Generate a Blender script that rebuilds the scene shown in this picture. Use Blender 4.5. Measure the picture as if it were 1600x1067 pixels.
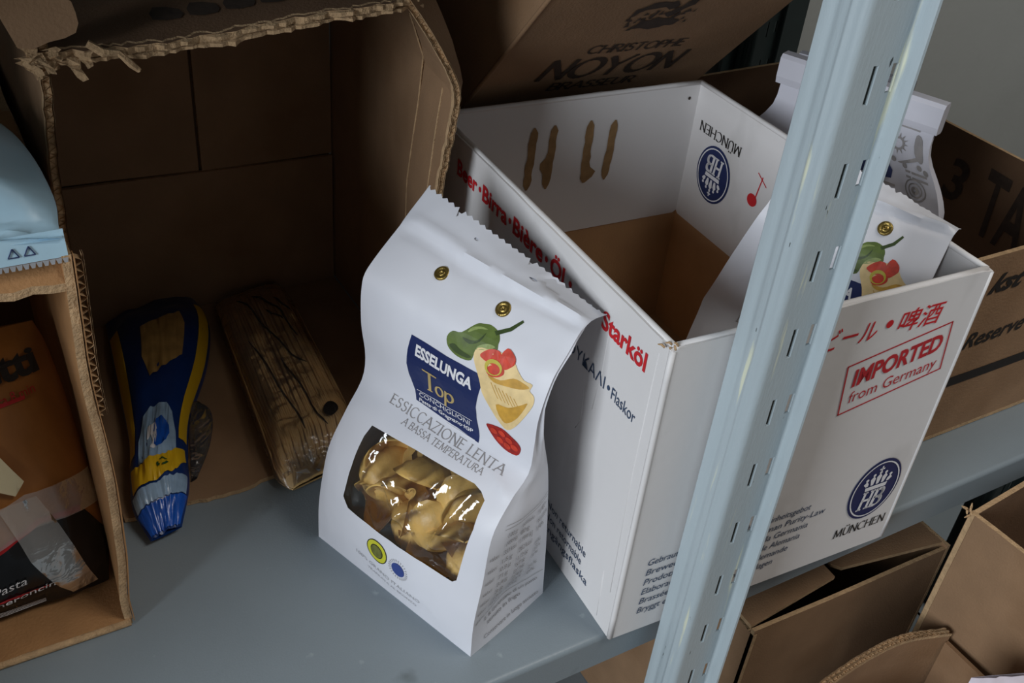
import bpy, bmesh, math, random
from mathutils import Vector, Matrix, noise
from mathutils.geometry import delaunay_2d_cdt
random.seed(7)
for o in list(bpy.data.objects): bpy.data.objects.remove(o)
SC = bpy.context.scene
COL = SC.collection
V = Vector

# ------------------------------------------------------------------ camera, world, light, exposure
cd = bpy.data.cameras.new('camera'); cam = bpy.data.objects.new('camera', cd); COL.objects.link(cam)
cd.sensor_width = 36.0; cd.lens = 1618.0/1600*36; cd.clip_start = .02; cd.clip_end = 50
_R = [V((.8668, -.4909, .0870)), V((-.2274, -.5445, -.8073)), V((.4437, .6801, -.5836))]
_m = Matrix((( _R[0].x, -_R[1].x, -_R[2].x), (_R[0].y, -_R[1].y, -_R[2].y), (_R[0].z, -_R[1].z, -_R[2].z))).to_4x4()
_m.translation = V((-.3292, -.3422, .5794)); cam.matrix_world = _m
cd.dof.use_dof = False
SC.camera = cam

wd = bpy.data.worlds.new('room_light'); SC.world = wd; wd.use_nodes = True
wd.node_tree.nodes['Background'].inputs[0].default_value = (1.0, .97, .93, 1)
wd.node_tree.nodes['Background'].inputs[1].default_value = .105
def area_light(name, loc, target, sx, sy, power, col):
    ld = bpy.data.lights.new(name, 'AREA'); ld.shape = 'RECTANGLE'; ld.size = sx; ld.size_y = sy
    ld.energy = power; ld.color = col
    o = bpy.data.objects.new(name, ld); COL.objects.link(o); o.location = loc
    o.rotation_euler = (V(target)-V(loc)).to_track_quat('-Z', 'Y').to_euler()
    return o
# daylight from a tall window to the left of the aisle, and the lit room behind the photographer
area_light('window_daylight', (-2.55, -.84, .98), (0, .02, .12), 1.0, 1.2, 57, (.88, .94, 1.0))
area_light('room_ceiling_lamp', (.80, -.82, 2.05), (.2, -.02, .1), 1.0, .5, 17, (1.0, .94, .87))
SC.view_settings.view_transform = 'Standard'; SC.view_settings.look = 'None'
SC.view_settings.gamma = 1.0; SC.view_settings.exposure = 0.0; SC.view_settings.use_curve_mapping = False

# ------------------------------------------------------------------ materials
def lin(c):
    return tuple(((x/255)/12.92 if x/255 <= .04045 else ((x/255+.055)/1.055)**2.4) for x in c)
MATS = {}
def mat(name, rgb, rough=.6, var=.12, vs=40, bump=.0, bs=300, metal=0, stretch=(1, 1, 1), spots=None, spec=.5, trans=0):
    """painted, paper or board surface: colour with grain, plus fine relief"""
    if name in MATS: return MATS[name]
    m = bpy.data.materials.new(name); m.use_nodes = True; nt = m.node_tree; N = nt.nodes; L = nt.links
    b = N['Principled BSDF']; b.inputs['Roughness'].default_value = rough; b.inputs['Metallic'].default_value = metal
    b.inputs['Specular IOR Level'].default_value = spec
    c = lin(rgb); tc = N.new('ShaderNodeTexCoord'); mp = N.new('ShaderNodeMapping'); mp.inputs['Scale'].default_value = stretch
    L.new(tc.outputs['Object'], mp.inputs['Vector'])
    nz = N.new('ShaderNodeTexNoise'); nz.inputs['Scale'].default_value = vs; nz.inputs['Detail'].default_value = 5
    L.new(mp.outputs[0], nz.inputs['Vector'])
    rp = N.new('ShaderNodeValToRGB'); rp.color_ramp.elements[0].position = .3; rp.color_ramp.elements[1].position = .72
    rp.color_ramp.elements[0].color = tuple(max(0, x*(1-var)) for x in c)+(1,)
    rp.color_ramp.elements[1].color = tuple(min(1, x*(1+var)) for x in c)+(1,)
    L.new(nz.outputs['Fac'], rp.inputs['Fac']); out = rp.outputs['Color']
    for sp in (spots or []):
        rgb2, sc, lo, hi, st = sp
        mp2 = N.new('ShaderNodeMapping'); mp2.inputs['Scale'].default_value = st; L.new(tc.outputs['Object'], mp2.inputs['Vector'])
        n2 = N.new('ShaderNodeTexNoise'); n2.inputs['Scale'].default_value = sc; n2.inputs['Detail'].default_value = 4; L.new(mp2.outputs[0], n2.inputs['Vector'])
        r2 = N.new('ShaderNodeValToRGB'); r2.color_ramp.elements[0].position = lo; r2.color_ramp.elements[1].position = hi
        L.new(n2.outputs['Fac'], r2.inputs['Fac'])
        mx = N.new('ShaderNodeMix'); mx.data_type = 'RGBA'; L.new(r2.outputs['Color'], mx.inputs[0]); L.new(out, mx.inputs[6])
        mx.inputs[7].default_value = lin(rgb2)+(1,); out = mx.outputs[2]
    L.new(out, b.inputs['Base Color'])
    if bump:
        n3 = N.new('ShaderNodeTexNoise'); n3.inputs['Scale'].default_value = bs; n3.inputs['Detail'].default_value = 4; L.new(mp.outputs[0], n3.inputs['Vector'])
        bp = N.new('ShaderNodeBump'); bp.inputs['Strength'].default_value = bump; bp.inputs['Distance'].default_value = .002
        L.new(n3.outputs['Fac'], bp.inputs['Height']); L.new(bp.outputs[0], b.inputs['Normal'])
    if trans:
        b.inputs['Transmission Weight'].default_value = trans
    MATS[name] = m; return m
def film_mat(name, tint=(1, 1, 1), haze=.06, rough=.08, bump=.5, bs=60, fres=1.5):
    """clear wrapping film: see-through with a glossy, crinkled skin"""
    m = bpy.data.materials.new(name); m.use_nodes = True; nt = m.node_tree; N = nt.nodes; L = nt.links
    for n in list(N): N.remove(n)
    o = N.new('ShaderNodeOutputMaterial'); t = N.new('ShaderNodeBsdfTransparent'); t.inputs[0].default_value = tint+(1,)
    g = N.new('ShaderNodeBsdfGlossy'); g.inputs['Roughness'].default_value = rough
    d = N.new('ShaderNodeBsdfDiffuse'); d.inputs[0].default_value = (.8, .8, .8, 1)
    fr = N.new('ShaderNodeFresnel'); fr.inputs['IOR'].default_value = fres
    tc = N.new('ShaderNodeTexCoord'); nz = N.new('ShaderNodeTexNoise'); nz.inputs['Scale'].default_value = bs; nz.inputs['Detail'].default_value = 2; nz.inputs['Distortion'].default_value = 1.2
    L.new(tc.outputs['Object'], nz.inputs['Vector'])
    bp = N.new('ShaderNodeBump'); bp.inputs['Strength'].default_value = bump; bp.inputs['Distance'].default_value = .004
    L.new(nz.outputs['Fac'], bp.inputs['Height'])
    for n in (g, fr): L.new(bp.outputs[0], n.inputs['Normal'])
    m1 = N.new('ShaderNodeMixShader'); m1.inputs[0].default_value = haze; L.new(t.outputs[0], m1.inputs[1]); L.new(d.outputs[0], m1.inputs[2])
    m2 = N.new('ShaderNodeMixShader'); L.new(fr.outputs[0], m2.inputs[0]); L.new(m1.outputs[0], m2.inputs[1]); L.new(g.outputs[0], m2.inputs[2])
    L.new(m2.outputs[0], o.inputs[0]); MATS[name] = m; return m
M_CARD = mat('kraft_cardboard', (152, 120, 90), .85, .10, 25, .25, 500, spots=[((130, 97, 66), 9, .52, .8, (1, 1, 1))])
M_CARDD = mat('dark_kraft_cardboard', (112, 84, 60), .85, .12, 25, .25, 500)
M_CARDL = mat('pale_torn_fibre', (190, 158, 120), .95, .18, 160, .6, 600)
M_CARDT = mat('light_kraft_lining', (186, 146, 104), .85, .08, 25, .2, 500)
M_CARDY = mat('golden_kraft_cardboard', (168, 124, 80), .8, .12, 30, .3, 500)
M_CWHITE = mat('white_coated_board', (226, 224, 224), .55, .02, 12, .10, 90, spots=[((176, 174, 170), 14, .62, .95, (1, 1, .5))])
M_PAPER = mat('white_bag_paper', (222, 224, 232), .5, .015, 20, .12, 45)
M_PAPER2 = mat('white_sack_paper', (208, 208, 218), .6, .03, 20, .15, 60)
M_DECK = mat('grey_blue_deck_paint', (134, 145, 152), .42, .05, 8, .10, 700, spots=[((96, 104, 106), 16, .66, .78, (1, 1, 1)), ((170, 180, 184), 60, .70, .82, (1, 1, 1))])
M_POST = mat('pale_blue_post_paint', (174, 187, 193), .34, .05, 7, .12, 500, stretch=(1, 1, .25), spots=[((214, 218, 196), 150, .63, .70, (1, 1, .07)), ((60, 66, 66), 240, .735, .75, (1, 1, .22))])
M_DARKST = mat('dark_green_steel', (44, 56, 56), .5, .1, 20)
M_WALL = mat('grey_plaster', (178, 182, 180), .9, .04, 6, .2, 120)
M_FLOOR = mat('dull_concrete', (120, 116, 110), .9, .1, 5, .2, 80)
M_INK = mat('black_ink', (34, 30, 28), .7, .1, 90)
M_INKF = mat('faded_black_ink', (58, 44, 34), .8, .3, 160)
M_NAVY = mat('navy_print', (26, 42, 92), .45, .05, 60)
M_BLUETXT = mat('slate_blue_print', (58, 76, 104), .6, .05, 60)
M_RED = mat('red_print', (206, 38, 46), .55, .06, 60)
M_REDD = mat('stamp_red_print', (190, 44, 52), .6, .12, 120)
M_WHITEP = mat('white_print', (232, 232, 236), .55, .02, 60)
M_GOLD = mat('gold_print', (192, 168, 110), .4, .1, 60)
M_GREYP = mat('warm_grey_print', (150, 146, 146), .6, .06, 60)
M_GREYL = mat('light_grey_print', (182, 182, 186), .6, .06, 60)
M_GLUE = mat('brown_glue_smear', (150, 118, 78), .8, .2, 120, .2, 300)
M_BRASS = mat('brass_rivet', (150, 128, 70), .3, .25, 300, .2, 800, metal=.8)
M_PASTA = mat('dried_pasta', (222, 184, 106), .42, .10, 60, .15, 400)
M_FILM = film_mat('clear_window_film', haze=.02, rough=.06, bump=.25, bs=60, fres=1.9)
M_WRAP = film_mat('crinkled_clear_wrap', haze=.06, rough=.2, bump=.7, bs=55, fres=1.5)

# ------------------------------------------------------------------ object helpers
ROOT = {}
def tag(o, label=None, cat=None, group=None, kind=None):
    if label: o['label'] = label
    if cat: o['category'] = cat
    if group: o['group'] = group
    if kind: o['kind'] = kind
    return o
def thing(name, label, cat, loc=(0, 0, 0), rz=0, group=None):
    o = bpy.data.objects.new(name, None); COL.objects.link(o); o.empty_display_size = .02
    o.location = loc; o.rotation_euler = (0, 0, rz)
    ROOT[o.name] = Matrix.Translation(V(loc)) @ Matrix.Rotation(rz, 4, 'Z')
    return tag(o, label, cat, group)
class MB:
    """collects faces; build() links them as one mesh object (world coordinates in)"""
    def __init__(s): s.v = []; s.f = []; s.m = []
    def add(s, vs, fs, mi=0):
        o = len(s.v); s.v += [V(x) for x in vs]; s.f += [tuple(i+o for i in f) for f in fs]; s.m += [mi]*len(fs); return s
    def box(s, a, b, mi=0, fr=None):
        x0, y0, z0 = a; x1, y1, z1 = b
        vs = [V(q) for q in ((x0, y0, z0), (x1, y0, z0), (x1, y1, z0), (x0, y1, z0), (x0, y0, z1), (x1, y0, z1), (x1, y1, z1), (x0, y1, z1))]
        if fr: vs = [fr(q) for q in vs]
        return s.add(vs, [(0, 3, 2, 1), (4, 5, 6, 7), (0, 1, 5, 4), (1, 2, 6, 5), (2, 3, 7, 6), (3, 0, 4, 7)], mi)
    def grid(s, f, us, vs, mi=0):
        n = len(vs); P = [f(u, v) for u in us for v in vs]
        return s.add(P, [(i*n+j, (i+1)*n+j, (i+1)*n+j+1, i*n+j+1) for i in range(len(us)-1) for j in range(n-1)], mi)
    def tube(s, path, r, k=8, mi=0, closed=False):
        path = [V(p) for p in path]; n = len(path); rings = []
        rr = r if isinstance(r, (list, tuple)) else [r]*n
        for i, p in enumerate(path):
            t = (path[(i+1) % n if closed else min(i+1, n-1)]-path[(i-1) % n if closed else max(i-1, 0)]).normalized()
            a = t.orthogonal() if abs(t.z) > .95 else t.cross(V((0, 0, 1)))
            a.normalize(); b = t.cross(a)
            rings.append([p+(a*math.cos(2*math.pi*j/k)+b*math.sin(2*math.pi*j/k))*rr[i] for j in range(k)])
        fs = []
        for i in range(n if closed else n-1):
            for j in range(k):
                fs.append((i*k+j, i*k+(j+1) % k, ((i+1) % n)*k+(j+1) % k, ((i+1) % n)*k+j))
        if not closed: fs += [tuple(range(k))[::-1], tuple((n-1)*k+j for j in range(k))]
        return s.add([p for r_ in rings for p in r_], fs, mi)
    def build(s, name, mats, parent=None, smooth=False, kind=None, label=None):
        me = bpy.data.meshes.new(name)
        root = parent
        while root is not None and root.parent is not None: root = root.parent
        vs = s.v
        if root is not None and root.name in ROOT:
            inv = ROOT[root.name].inverted(); vs = [inv @ v for v in vs]
        me.from_pydata([tuple(v) for v in vs], [], s.f)
        for m in (mats if isinstance(mats, (list, tuple)) else [mats]): me.materials.append(m)
        for p, mi in zip(me.polygons, s.m): p.material_index = mi; p.use_smooth = smooth
        me.validate(); me.update()
        o = bpy.data.objects.new(name, me); COL.objects.link(o); o.parent = parent
        return tag(o, label, kind=kind)
def inpoly(x, y, poly):
    c = False; n = len(poly); j = n-1
    for i in range(n):
        xi, yi = poly[i]; xj, yj = poly[j]
        if (yi > y) != (yj > y) and x < (xj-xi)*(y-yi)/(yj-yi)+xi: c = not c
        j = i
    return c
def segd(x, y, a, b):
    dx, dy = b[0]-a[0], b[1]-a[1]; L = dx*dx+dy*dy
    t = 0 if L == 0 else max(0, min(1, ((x-a[0])*dx+(y-a[1])*dy)/L))
    return math.hypot(x-a[0]-t*dx, y-a[1]-t*dy)
def densify(poly, step):
    out = []
    for a, b in zip(poly, poly[1:]+poly[:1]):
        n = max(1, int(math.hypot(b[0]-a[0], b[1]-a[1])/step+.5))
        out += [(a[0]+(b[0]-a[0])*i/n, a[1]+(b[1]-a[1])*i/n) for i in range(n)]
    return out
def fill2d(outline, holes=(), step=.01):
    loops = [densify(list(outline), step)]+[densify(list(h), step) for h in holes]
    pts = []; edges = []
    for lp in loops:
        o = len(pts); pts += lp; edges += [(o+i, o+(i+1) % len(lp)) for i in range(len(lp))]
    xs = [p[0] for p in loops[0]]; ys = [p[1] for p in loops[0]]
    segs = [(pts[a], pts[b]) for a, b in edges]
    y = min(ys)+step*.5; r = 0
    while y < max(ys):
        x = min(xs)+step*(.5 if r % 2 else 1.0)
        while x < max(xs):
            if inpoly(x, y, loops[0]) and not any(inpoly(x, y, h) for h in loops[1:]) and min(segd(x, y, a, b) for a, b in segs) > step*.45: pts.append((x, y))
            x += step
        y += step*.87; r += 1
    vv, ee, ff, *_ = delaunay_2d_cdt([V(p) for p in pts], edges, [], 0, 1e-7)
    P = [(v.x, v.y) for v in vv]; F = []
    for f in ff:
        cx = sum(P[i][0] for i in f)/len(f); cy = sum(P[i][1] for i in f)/len(f)
        if inpoly(cx, cy, loops[0]) and not any(inpoly(cx, cy, h) for h in loops[1:]): F.append(tuple(f))
    return P, F
def sheet(mb, outline, fmap, th=0, holes=(), step=.01, mi=(0, 0, 0)):
    """a sheet cut to an outline (with holes), mapped into space; fmap(u, v, w), w measured along its outer normal"""
    P, F = fill2d(outline, holes, step); n = len(P)
    mb.add([fmap(u, v, 0) for u, v in P], F, mi[0])
    if th:
        mb.add([fmap(u, v, -th) for u, v in P], [f[::-1] for f in F], mi[1])
        cnt = {}
        for f in F:
            for a, b in zip(f, f[1:]+f[:1]): cnt[(a, b)] = 1
        vs = []; fs = []
        for (a, b) in cnt:
            if (b, a) not in cnt:
                o = len(vs); vs += [fmap(*P[a], 0), fmap(*P[b], 0), fmap(*P[b], -th), fmap(*P[a], -th)]; fs.append((o, o+3, o+2, o+1))
        mb.add(vs, fs, mi[2])
    return mb
def plane_map(o, u, v, n=None, bend=0, bs=6):
    o, u, v = V(o), V(u), V(v); n = V(n) if n else u.cross(v).normalized()
    def f(a, b, w):
        p = o+u*a+v*b
        if bend: w += bend*noise.noise(p*bs)
        return p+n*w
    return f
def ragged(pts, amp, step, seed=0):
    """torn edge through the given points"""
    rnd = random.Random(seed); out = []
    for a, b in zip(pts, pts[1:]):
        L = math.hypot(b[0]-a[0], b[1]-a[1]); n = max(1, int(L/step)); nx, ny = -(b[1]-a[1])/L, (b[0]-a[0])/L
        for i in range(n):
            t = i/n; k = rnd.uniform(-amp, amp) if i else 0
            out.append((a[0]+(b[0]-a[0])*t+nx*k, a[1]+(b[1]-a[1])*t+ny*k))
    return out+[pts[-1]]
def flutes(mb, path, n, depth, th, pitch=.006, mi=0):
    """the corrugated core showing at a cut board edge: two liners and a wave between them"""
    path = [V(p) for p in path]; L = [0]
    for a, b in zip(path, path[1:]): L.append(L[-1]+(b-a).length)
    def at(d):
        i = 0
        while i < len(L)-2 and d > L[i+1]: i += 1
        t = (d-L[i])/max(1e-9, L[i+1]-L[i]); return path[i].lerp(path[i+1], t)
    N = max(4, int(L[-1]/pitch*8)); n = V(n).normalized(); depth = V(depth); P = []
    for i in range(N+1):
        d = L[-1]*i/N; w = (-.5+.42*math.sin(2*math.pi*d/pitch))*th
        p = at(d)+n*w; P += [p+depth*.25, p-depth]
    mb.add(P, [(2*i, 2*i+1, 2*i+3, 2*i+2) for i in range(N)], mi)
    for w in (0, -th):
        for dw in (.0004, -.0004):
            Q = []
            for i in range(N//2+1):
                p = at(L[-1]*i/(N//2))+n*(w+dw); k = .0012*noise.noise(p*300); Q += [p+depth*(.35)+depth.normalized()*k, p-depth]
            mb.add(Q, [(2*i, 2*i+1, 2*i+3, 2*i+2) for i in range(N//2)], mi)
    return mb

# ------------------------------------------------------------------ print helpers
_TX = {}
def text_tris(body, bold=0., shear=0., sp=1.):
    k = (body, bold, shear, sp)
    if k in _TX: return _TX[k]
    cu = bpy.data.curves.new('t', 'FONT'); cu.body = body; cu.size = 1; cu.offset = bold; cu.shear = shear; cu.resolution_u = 3; cu.space_character = sp
    ob = bpy.data.objects.new('t', cu); COL.objects.link(ob)
    dg = bpy.context.evaluated_depsgraph_get(); dg.update(); me = ob.evaluated_get(dg).to_mesh()
    vs = [(v.co.x, v.co.y) for v in me.vertices]; fs = [tuple(p.vertices) for p in me.polygons]
    ob.evaluated_get(dg).to_mesh_clear(); bpy.data.objects.remove(ob); bpy.data.curves.remove(cu)
    _TX[k] = (vs, fs); return vs, fs
_CAP = [None]
def cap():
    if not _CAP[0]: _CAP[0] = max(v[1] for v in text_tris('H')[0])
    return _CAP[0]
def refine(vs, fs, tol):
    vs = [tuple(v) for v in vs]; tr = []
    for f in fs: tr += [(f[0], f[i], f[i+1]) for i in range(1, len(f)-1)]
    for _ in range(5):
        mid = {}; out = []; ch = False
        def mp(a, b):
            if math.hypot(vs[a][0]-vs[b][0], vs[a][1]-vs[b][1]) <= tol: return None
            k = (min(a, b), max(a, b))
            if k not in mid: mid[k] = len(vs); vs.append(((vs[a][0]+vs[b][0])/2, (vs[a][1]+vs[b][1])/2))
            return mid[k]
        for a, b, c in tr:
            m = [mp(a, b), mp(b, c), mp(c, a)]; t = (a, b, c); k = sum(x is not None for x in m)
            if k == 0: out.append(t); continue
            ch = True
            if k == 3: out += [(a, m[0], m[2]), (m[0], b, m[1]), (m[2], m[1], c), (m[0], m[1], m[2])]
            else:
                poly = []; first = None
                for i in range(3):
                    poly.append(t[i])
                    if m[i] is not None:
                        if first is None: first = len(poly)
                        poly.append(m[i])
                poly = poly[first:]+poly[:first]
                out += [(poly[0], poly[i], poly[i+1]) for i in range(1, len(poly)-1)]
        tr = out
        if not ch: break
    return vs, tr
def put(mb, vs, fs, fmap, p0, p1, h, x0=0, x1=None, w=.0003, tol=None, mi=0, fit=True, unit=1.):
    """lay flat letters on a surface: baseline from p0 to p1 (surface coordinates), letter height h"""
    if not vs: return mb
    x1 = x1 if x1 is not None else max(v[0] for v in vs); xa = min(v[0] for v in vs) if x0 is None else x0
    L = math.hypot(p1[0]-p0[0], p1[1]-p0[1]); ux, uy = (p1[0]-p0[0])/L, (p1[1]-p0[1])/L
    sx = L/(x1-xa); sy = h/unit
    q = [(p0[0]+ux*(x-xa)*sx-uy*y*sy, p0[1]+uy*(x-xa)*sx+ux*y*sy) for x, y in vs]
    if tol: q, fs = refine(q, fs, tol)
    return mb.add([fmap(a, b, w) for a, b in q], fs, mi)
def letters(mb, body, fmap, p0, p1, h, bold=.0, shear=0., w=.0003, tol=None, mi=0, sp=1., flip=False):
    vs, fs = text_tris(body, bold, shear, sp)
    if not vs: return mb
    return put(mb, vs, fs, fmap, p0, p1, h, None, None, w, tol, mi, unit=cap())
def arc(cx, cy, rx, ry, a0, a1, n=10):
    return [(cx+rx*math.cos(math.radians(a0+(a1-a0)*i/n)), cy+ry*math.sin(math.radians(a0+(a1-a0)*i/n))) for i in range(n+1)]
GL = {  # strokes of a serif capital alphabet, on a unit cap height
 'A': (.82, [[(0, 0), (.41, 1)], [(.41, 1), (.82, 0)], [(.16, .36), (.66, .36)]]),
 'B': (.62, [[(0.06, 0), (.06, 1)], [(.06, .98)]+arc(.32, .76, .24, .22, 90, -90)+[(.06, .53)], [(.06, .53)]+arc(.34, .27, .28, .26, 90, -90)+[(.06, .02)]]),
 'C': (.78, [arc(.46, .5, .44, .5, 48, 312, 18)]),
 'D': (.78, [[(.06, 0), (.06, 1)], [(.06, .98)]+arc(.30, .5, .46, .48, 90, -90, 14)+[(.06, .02)]]),
 'E': (.56, [[(.06, 0), (.06, 1)], [(.06, .98), (.54, .98)], [(.06, .52), (.46, .52)], [(.06, .02), (.56, .02)]]),
 'F': (.52, [[(.06, 0), (.06, 1)], [(.06, .98), (.52, .98)], [(.06, .52), (.44, .52)]]),
 'G': (.80, [arc(.46, .5, .44, .5, 48, 330, 18), [(.76, .0), (.76, .42)]]),
 'H': (.78, [[(.06, 0), (.06, 1)], [(.72, 0), (.72, 1)], [(.06, .52), (.72, .52)]]),
 'I': (.20, [[(.10, 0), (.10, 1)]]),
 'L': (.54, [[(.06, 0), (.06, 1)], [(.06, .02), (.54, .02)]]),
 'M': (.96, [[(.06, 0), (.12, 1)], [(.12, 1), (.48, .08)], [(.48, .08), (.84, 1)], [(.84, 1), (.90, 0)]]),
 'N': (.80, [[(.06, 0), (.06, 1)], [(.06, 1), (.74, 0)], [(.74, 0), (.74, 1)]]),
 'O': (.92, [arc(.46, .5, .44, .49, 0, 360, 22)]),
 'P': (.58, [[(.06, 0), (.06, 1)], [(.06, .98)]+arc(.30, .72, .26, .26, 90, -90)+[(.06, .46)]]),
 'R': (.66, [[(.06, 0), (.06, 1)], [(.06, .98)]+arc(.30, .74, .26, .24, 90, -90)+[(.06, .50)], [(.28, .50), (.66, 0)]]),
 'S': (.54, [arc(.28, .74, .22, .24, 30, 262, 12)+arc(.26, .26, .24, .25, 82, -150, 12)]),
 'T': (.68, [[(.34, 0), (.34, 1)], [(0, .98), (.68, .98)]]),
 'U': (.76, [[(.06, 1), (.06, .35)]+arc(.38, .34, .32, .34, 180, 360, 12)+[(.70, 1)]]),
 'Ü': (.76, [[(.06, 1), (.06, .35)]+arc(.38, .34, .32, .34, 180, 360, 12)+[(.70, 1)], [(.24, 1.14), (.24, 1.24)], [(.52, 1.14), (.52, 1.24)]]),
 'V': (.80, [[(0, 1), (.40, 0)], [(.40, 0), (.80, 1)]]),
 'Y': (.78, [[(0, 1), (.39, .48)], [(.39, .48), (.78, 1)], [(.39, .48), (.39, 0)]]),
 'Z': (.68, [[(.04, .98), (.64, .98)], [(.64, .98), (.02, .02)], [(.02, .02), (.68, .02)]]),
 'o': (.56, [arc(.28, .30, .26, .30, 0, 360, 18)]),
 'p': (.60, [[(.08, -.35), (.08, .60)], arc(.32, .30, .24, .29, 150, -150, 16)]),
 'Q': (.92, [arc(.46, .5, .44, .49, 0, 360, 22), [(.5, .2), (.95, -.15)]]),
}
def pen_tris(body, thick=.13, thin=.05, serif=.12, gap=.16, nib=20, shear=0.):
    vs = []; fs = []; x = 0
    def quad(a, b, wd):
        dx, dy = b[0]-a[0], b[1]-a[1]; L = math.hypot(dx, dy) or 1e-9; nx, ny = -dy/L*wd/2, dx/L*wd/2; ex, ey = dx/L*wd*.18, dy/L*wd*.18
        o = len(vs); vs.extend([(a[0]+nx-ex, a[1]+ny-ey), (a[0]-nx-ex, a[1]-ny-ey), (b[0]-nx+ex, b[1]-ny+ey), (b[0]+nx+ex, b[1]+ny+ey)]); fs.append((o, o+1, o+2, o+3))
    for ch in body:
        if ch not in GL: x += .4; continue
        w, st = GL[ch]
        for s in st:
            s = [(px+x, py) for px, py in s]
            for a, b in zip(s, s[1:]):
                an = math.atan2(b[1]-a[1], b[0]-a[0]); quad(a, b, thin+(thick-thin)*abs(math.sin(an-math.radians(nib))))
            if serif and len(s) < 16:
                for e, f in ((s[0], s[1]), (s[-1], s[-2])):
                    if (abs(e[1]) < .03 or abs(e[1]-1) < .03) and abs(e[1]-f[1]) > abs(e[0]-f[0]) and abs(e[1]-f[1]) > .1:
                        quad((e[0]-serif, e[1]), (e[0]+serif, e[1]), thin)
        x += w+gap
    if shear: vs = [(a+shear*b, b) for a, b in vs]
    return vs, fs
def pen(mb, body, fmap, p0, p1, h, w=.0003, mi=0, tol=None, **k):
    vs, fs = pen_tris(body, **k); return put(mb, vs, fs, fmap, p0, p1, h, None, None, w, tol, mi)
def patch(mb, poly, fmap, w=.0003, mi=0, step=.006, holes=()):
    P, F = fill2d(poly, holes, step); return mb.add([fmap(a, b, w) for a, b in P], F, mi)
def smooth_poly(pts, n=4):
    """closed curve through the points"""
    out = []; N = len(pts)
    for i in range(N):
        p0, p1, p2, p3 = (pts[(i+k-1) % N] for k in range(4))
        for j in range(n):
            t = j/n
            out.append(tuple(.5*((2*p1[c])+(-p0[c]+p2[c])*t+(2*p0[c]-5*p1[c]+4*p2[c]-p3[c])*t*t+(-p0[c]+3*p1[c]-3*p2[c]+p3[c])*t**3) for c in (0, 1)))
    return out
def ell(cx, cy, rx, ry, n=28, rot=0):
    c, s = math.cos(rot), math.sin(rot)
    return [(cx+rx*math.cos(a)*c-ry*math.sin(a)*s, cy+rx*math.cos(a)*s+ry*math.sin(a)*c) for a in (2*math.pi*i/n for i in range(n))]

# ------------------------------------------------------------------ the setting
def struct(name, mb, m): return mb.build(name, m, kind='structure')
struct('wall_back', MB().box((-2.2, .66, -1.5), (3.2, .76, 2.4)), M_WALL)
struct('floor', MB().box((-2.2, -3.2, -1.56), (3.2, .76, -1.5)), M_FLOOR)
struct('ceiling', MB().box((-2.2, -3.2, 2.4), (3.2, .76, 2.46)), M_WALL)

# ------------------------------------------------------------------ steel shelving rack
rack = thing('steel_shelving_rack', 'painted steel shelving rack with grey decks and a pale blue slotted post', 'shelving rack', (0, .25, -1.5))
YF = .0043
def deck(z, x0, x1, y1=.60, lip=.033):
    d = MB(); prof = []
    r = .004
    for i in range(7):
        a = math.pi/2*i/6; prof.append((YF+r-r*math.sin(a), z-r+r*math.cos(a)))
    top = [(y1, z)]+[(YF+.05+(y1-YF-.05)*(1-k/10), z) for k in range(1, 11)]+prof
    us = [x0+(x1-x0)*i/40 for i in range(41)]
    d.grid(lambda u, k: V((u, top[k][0], top[k][1])), us, list(range(len(top))))
    d.grid(lambda u, k: V((u, top[k][0]+.0012, top[k][1]-.0012)), us[::-1], list(range(len(top))))
    o = d.build('shelf_deck', M_DECK, rack, True)
    l = MB()
    pr = [(YF, z-r), (YF, z-lip+.002), (YF+.002, z-lip), (YF+.016, z-lip), (YF+.016, z-lip+.0012), (YF+.0012, z-lip+.0012), (YF+.0012, z-r)]
    l.grid(lambda u, k: V((u, pr[k][0], pr[k][1])), us, list(range(len(pr))))
    l.build('front_lip', M_DECK, o)
    return o
deck(0, -.66, .655); deck(-.45, -.66, 1.1); deck(.60, -.66, .655)
MB().box((-.664, .030, -1.5), (-.6605, .60, .78)).build('side_panel', M_DECK, rack)  # unseen panel, added to block window light at the bay's left end
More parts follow.
